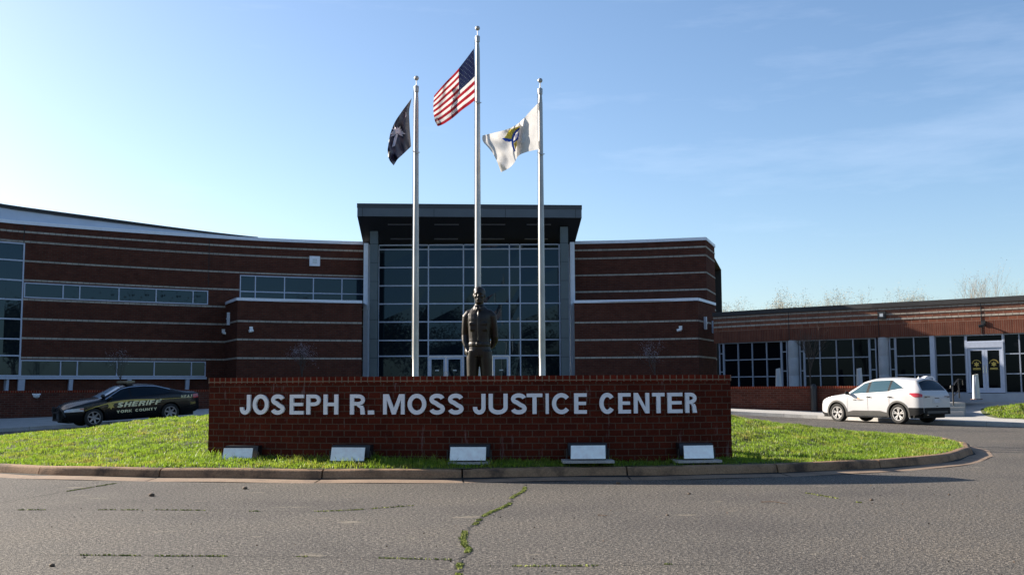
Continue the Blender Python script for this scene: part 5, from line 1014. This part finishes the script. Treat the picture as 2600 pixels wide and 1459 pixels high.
# --- black patrol sedan
sp = dict(cat='patrol car', x0=-2.63, x1=2.50, axles=(-1.434, 1.434), ra=.40, rw=.343, yw=.83, tw=.24, zf=.19, rim='rim_grey', sg=.06, rollx=0,
    W=([-2.63, -2.5, -2.2, -1.6, -.8, .5, 1.6, 2.1, 2.35, 2.50], [.74, .84, .92, .955, .95, .945, .95, .90, .80, .66]),
    zl=([-2.63, -2.45, -2.0, -1.7, 1.7, 2.1, 2.50], [.42, .32, .26, .24, .22, .22, .28]),
    zb=([-2.63, -2.50, -2.1, -1.4, -.6, .3, 1.0, 1.6, 2.1, 2.38, 2.50], [.98, 1.05, 1.08, 1.06, 1.02, .98, .95, .91, .82, .72, .62]),
    ze=([-2.63, -2.50, -2.1, -1.90, -1.0, -.5, 0, .35, 1.20, 1.6, 2.1, 2.38, 2.50], [1.0, 1.075, 1.11, 1.14, 1.41, 1.45, 1.44, 1.38, .985, .935, .84, .74, .63]),
    ye=([-2.63, -2.5, -1.9, -1.0, 0, .4, 1.2, 1.6, 2.1, 2.38, 2.50], [.70, .78, .80, .60, .62, .64, .84, .86, .78, .66, .54]),
    zc=([-2.63, -2.52, -2.1, -1.95, -1.0, -.5, .05, .35, 1.15, 1.6, 2.1, 2.38, 2.47, 2.50], [1.0, 1.12, 1.16, 1.17, 1.47, 1.525, 1.525, 1.47, 1.08, 1.05, .97, .88, .80, .72]))
c = Car('patrol_car', (-14.97, 41.56, .09), (-.80, -.60), D2R(3.1), 'black sedan with gold lettering and roof light bar parked before the brick retaining wall', sp); c.body('car_black')
wlo = lambda x: c.zb(x)+.03
def whi(x): return c.ze(x)-.045
c.side('front_window', 'glass_car', (.98, .10), wlo, lambda x: max(wlo(x)+.004, min(whi(x), wlo(x)+(.98-x)*.50))); c.side('rear_window', 'glass_car', (.02, -1.42), wlo, lambda x: max(wlo(x)+.004, whi(x)-.02))
c.side('window_trim', 'chrome', (.99, -1.50), lambda x: max(wlo(x)+.006, min(whi(x)+.004, wlo(x)+(1.0-x)*.50+.004)), lambda x: max(wlo(x)+.02, min(whi(x)+.028, wlo(x)+(1.0-x)*.50+.028)), .009)
c.top('windshield', 'glass_screen', (1.16, .36), lambda x: .92); c.top('back_window', 'glass_car', (-1.02, -1.88), lambda x: .90)
for xa in (.96, .06, -1.02): c.side('door_seam', 'joint_dark', (xa, xa-.007), .34, lambda x: c.zb(x), .004)
for xh in (.05+.12, -.82): c.side('door_handle', 'car_black', (xh, xh-.2), .86, .885, .03)
sw = lambda x: .80+.11*math.cos((x-.2)*.55)-.05*max(0, x-1.0)**1.2*1.6
c.side('gold_stripe', 'gold', (1.75, -2.35), lambda x: .845-.16*max(0, x-.6)**1.7+.012*(-x), lambda x: .845-.16*max(0, x-.6)**1.7+.012*(-x)+.012+.075*math.exp(-((x-.1)/1.0)**2), .006, nz=2)
c.text('lettering', 'gold_pale', 'SHERIFF', .62, -1.02, .665, .185, .24, .25, .012, .016); c.text('lettering', 'gold_pale', 'YORK', .62, .04, .455, .10, .22, 0, .012); c.text('lettering', 'gold_pale', 'COUNTY', -.08, -.90, .463, .10, .22, 0, .012); c.text('lettering', 'gold_pale', 'H.E.A.T', -1.86, -2.32, .87, .105, .2, .15, 0, .012)
c.text('small_lettering', 'gold', 'THIS', -2.22, -2.46, .66, .03, .2); c.text('small_lettering', 'gold', 'UNIT', -2.22, -2.46, .61, .03, .2)
pts = [[(.82+.15*math.sin(k*math.pi/6)*(1 if k % 2 == 0 else .5), .745+.15*math.cos(k*math.pi/6)*(1 if k % 2 == 0 else .5)), (.82+.15*math.sin((k+1)*math.pi/6)*(1 if k % 2 else .5), .745+.15*math.cos((k+1)*math.pi/6)*(1 if k % 2 else .5)), (.82, .745)] for k in range(12)]; c.poly('star_badge', 'gold', pts, .018)
for sg in (-1, 1):
    mb = MB(); mb.grid([[(x, sg*(c.S(x, min(z, c.zb(x)-.01))+.010), min(z, c.zb(x)-.01)) for z in (.60, .66, .70+.06*(2.4-x))] for x in np.linspace(1.80, 2.44, 9)]); o = mb.build('headlight', 'lens_clear', c.root, True)
    mb = MB(); mb.grid([[(x, sg*(c.S(x, min(z, c.zb(x)-.01))+.014), min(z, c.zb(x)-.01)) for z in (.66, .72)] for x in np.linspace(1.80, 1.94, 3)]); mb.build('side_marker', 'lens_amber', o)
    mb = MB(); mb.grid([[(x, sg*(c.S(x, z)+.010), z) for z in (.84, .92, 1.0)] for x in np.linspace(-2.36, -2.60, 6)]); mb.build('tail_light', 'lens_red', c.root, True)
    m_ = MB(); m_.ell((.86, sg*1.06, 1.03), (.08, .11, .07)); m_.tube([(.88, sg*.90, .97), (.87, sg*1.0, 1.0)], .03, 6); m_.build('side_mirror', 'car_black', c.root, True)
m_ = MB(); m_.ell((1.06, .80, 1.12), (.08, .07, .07)); m_.tube([(1.0, .78, 1.0), (1.05, .8, 1.1)], .02, 6); m_.build('spotlight', 'black_metal', c.root, True)
bz = c.Tz(-.05, 0); mb = MB(); mb.box(-.20, .12, -.62, .62, bz+.03, bz+.115); o = mb.build('light_bar', 'lightbar', c.root); bv = o.modifiers.new('bevel', 'BEVEL'); bv.width = .03; bv.segments = 2
mb = MB(); mb.box(-.12, .05, -.50, .50, bz-.08, bz+.03); mb.build('bar_mount', 'black_metal', c.root)
mb = MB(); mb.box(2.50, 2.56, -.5, .5, .28, .34); mb.box(2.49, 2.56, -.45, -.36, .34, .80); mb.box(2.49, 2.56, .36, .45, .34, .80); mb.box(2.50, 2.56, -.36, .36, .56, .62); mb.tube([(2.52, -.45, .8), (2.5, -.7, .66), (2.42, -.8, .45), (2.46, -.5, .3)], .03, 6); mb.tube([(2.52, .45, .8), (2.5, .7, .66), (2.42, .8, .45), (2.46, .5, .3)], .03, 6); mb.build('push_bar', 'black_metal', c.root)
for xw in sp['axles']:
    for sg in (-1, 1): c.wheel(xw, sg, 'six')
c.place()
# ------------------------------------------------------------------ cracks, moss, pebbles and stains on the asphalt
def ribbon(name, pts, w0, m_, zo=.004, jit=.02, kind='structure', lab=None):
    w3 = [PZ(*p, 0)[:2] for p in pts]; q = Path(w3, True, .06); mb = MB(); rows = []
    for i, a in enumerate(np.arange(0, q.L, .05)):
        j1, j2 = random.uniform(-1, 1)*jit, w0*random.uniform(.35, 1.25); (x0, y0), (x1, y1) = q.pos(a, j1-j2/2), q.pos(a, j1+j2/2); rows.append([(x0, y0, zo), (x1, y1, zo)])
    mb.grid(rows); o = mb.build(name, m_); o['kind'] = kind; return q
main_c = [(1333, 1229), (1330, 1245), (1302, 1262), (1290, 1281), (1236, 1305), (1206, 1330), (1181, 1350), (1177, 1378), (1190, 1396), (1170, 1420), (1164, 1459), (1160, 1490)]
random.seed(3); mq = ribbon('crack', main_c, .03, 'crack', .004, .03)
cr_ = [([(0, 1275), (120, 1255), (212, 1240), (322, 1222)], .018), ([(0, 1294), (400, 1294), (700, 1298), (860, 1296), (1050, 1283)], .012), ([(80, 1408), (450, 1411), (800, 1413), (1165, 1421)], .013), ([(1178, 1437), (1500, 1436), (1650, 1432), (1850, 1436)], .012), ([(2005, 1244), (2110, 1262), (2180, 1275), (2260, 1282)], .01)]
qs = [ribbon('crack', p, w_, 'crack', .0045, .012) for p, w_ in cr_]
pts_ = []
for q, dens, sig, gaps in [(mq, 750, .013, -.1)]+[(q, 170, .010, .25) for q in qs]:
    for a in rng.uniform(.2, q.L, int(dens*q.L)):
        if math.sin(a*2.7+q.L*3)+.8*math.sin(a*7.1+q.L)+.4*math.sin(a*17) < gaps*1.4-.35: continue
        pts_.append(q.pos(a, rng.normal(0, sig)))
blades('moss', np.array(pts_), lambda x, y: x*0+.004, .003, .014, .012, 'yellow green moss and weeds growing in the asphalt cracks', .9, 'moss')
for k, (px, py, r_) in enumerate(((385, 1259, .035), (622, 1241, .03), (2213, 1270, .02), (1750, 1254, .018), (1570, 1228, .03), (2410, 1256, .014), (1695, 1308, .014), (132, 1437, .02))):
    p = PZ(px, py, 0); mb = MB(); mb.ell((p[0], p[1], r_*.5), (r_*1.2, r_, r_*.7), 8, 6); tag(mb.build('pebble', 'pebble', None, True), ('small brown stone on the asphalt at far left', 'small brown stone near the kerb left of the sign lights', 'tiny pale stone on the asphalt at right', 'tiny dark stone right of the centre crack', 'small stone beside the kerb at top of crack', 'tiny stone on asphalt near right end of shadow', 'tiny stone on the open asphalt right of centre', 'small stone at the lower left corner')[k], 'stone')
p, q_ = PZ(1933, 1273, .01), PZ(2000, 1278, .01); mb = MB(); mb.tube([p, (p+q_)/2+np.array([0, .02, .012]), q_], [.006, .005, .003], 5); tag(mb.build('twig', 'twig'), 'thin brown twig lying on the asphalt at right', 'twig')
p, q_ = PZ(1518, 1306, .008), PZ(1542, 1308, .008); mb = MB(); mb.tube([p, q_], [.005, .003], 5); tag(mb.build('twig', 'twig'), 'short dark twig lying on the asphalt near the centre', 'twig')

n = 150; dx = rng.uniform(-6, 7, n); dy = rng.uniform(7.2, 15.3, n); blades('debris', np.c_[dx, dy], lambda x, y: x*0+.006, .002, .006, .016, 'tiny dark bits of leaf litter scattered over the asphalt', 3.5, 'twig')
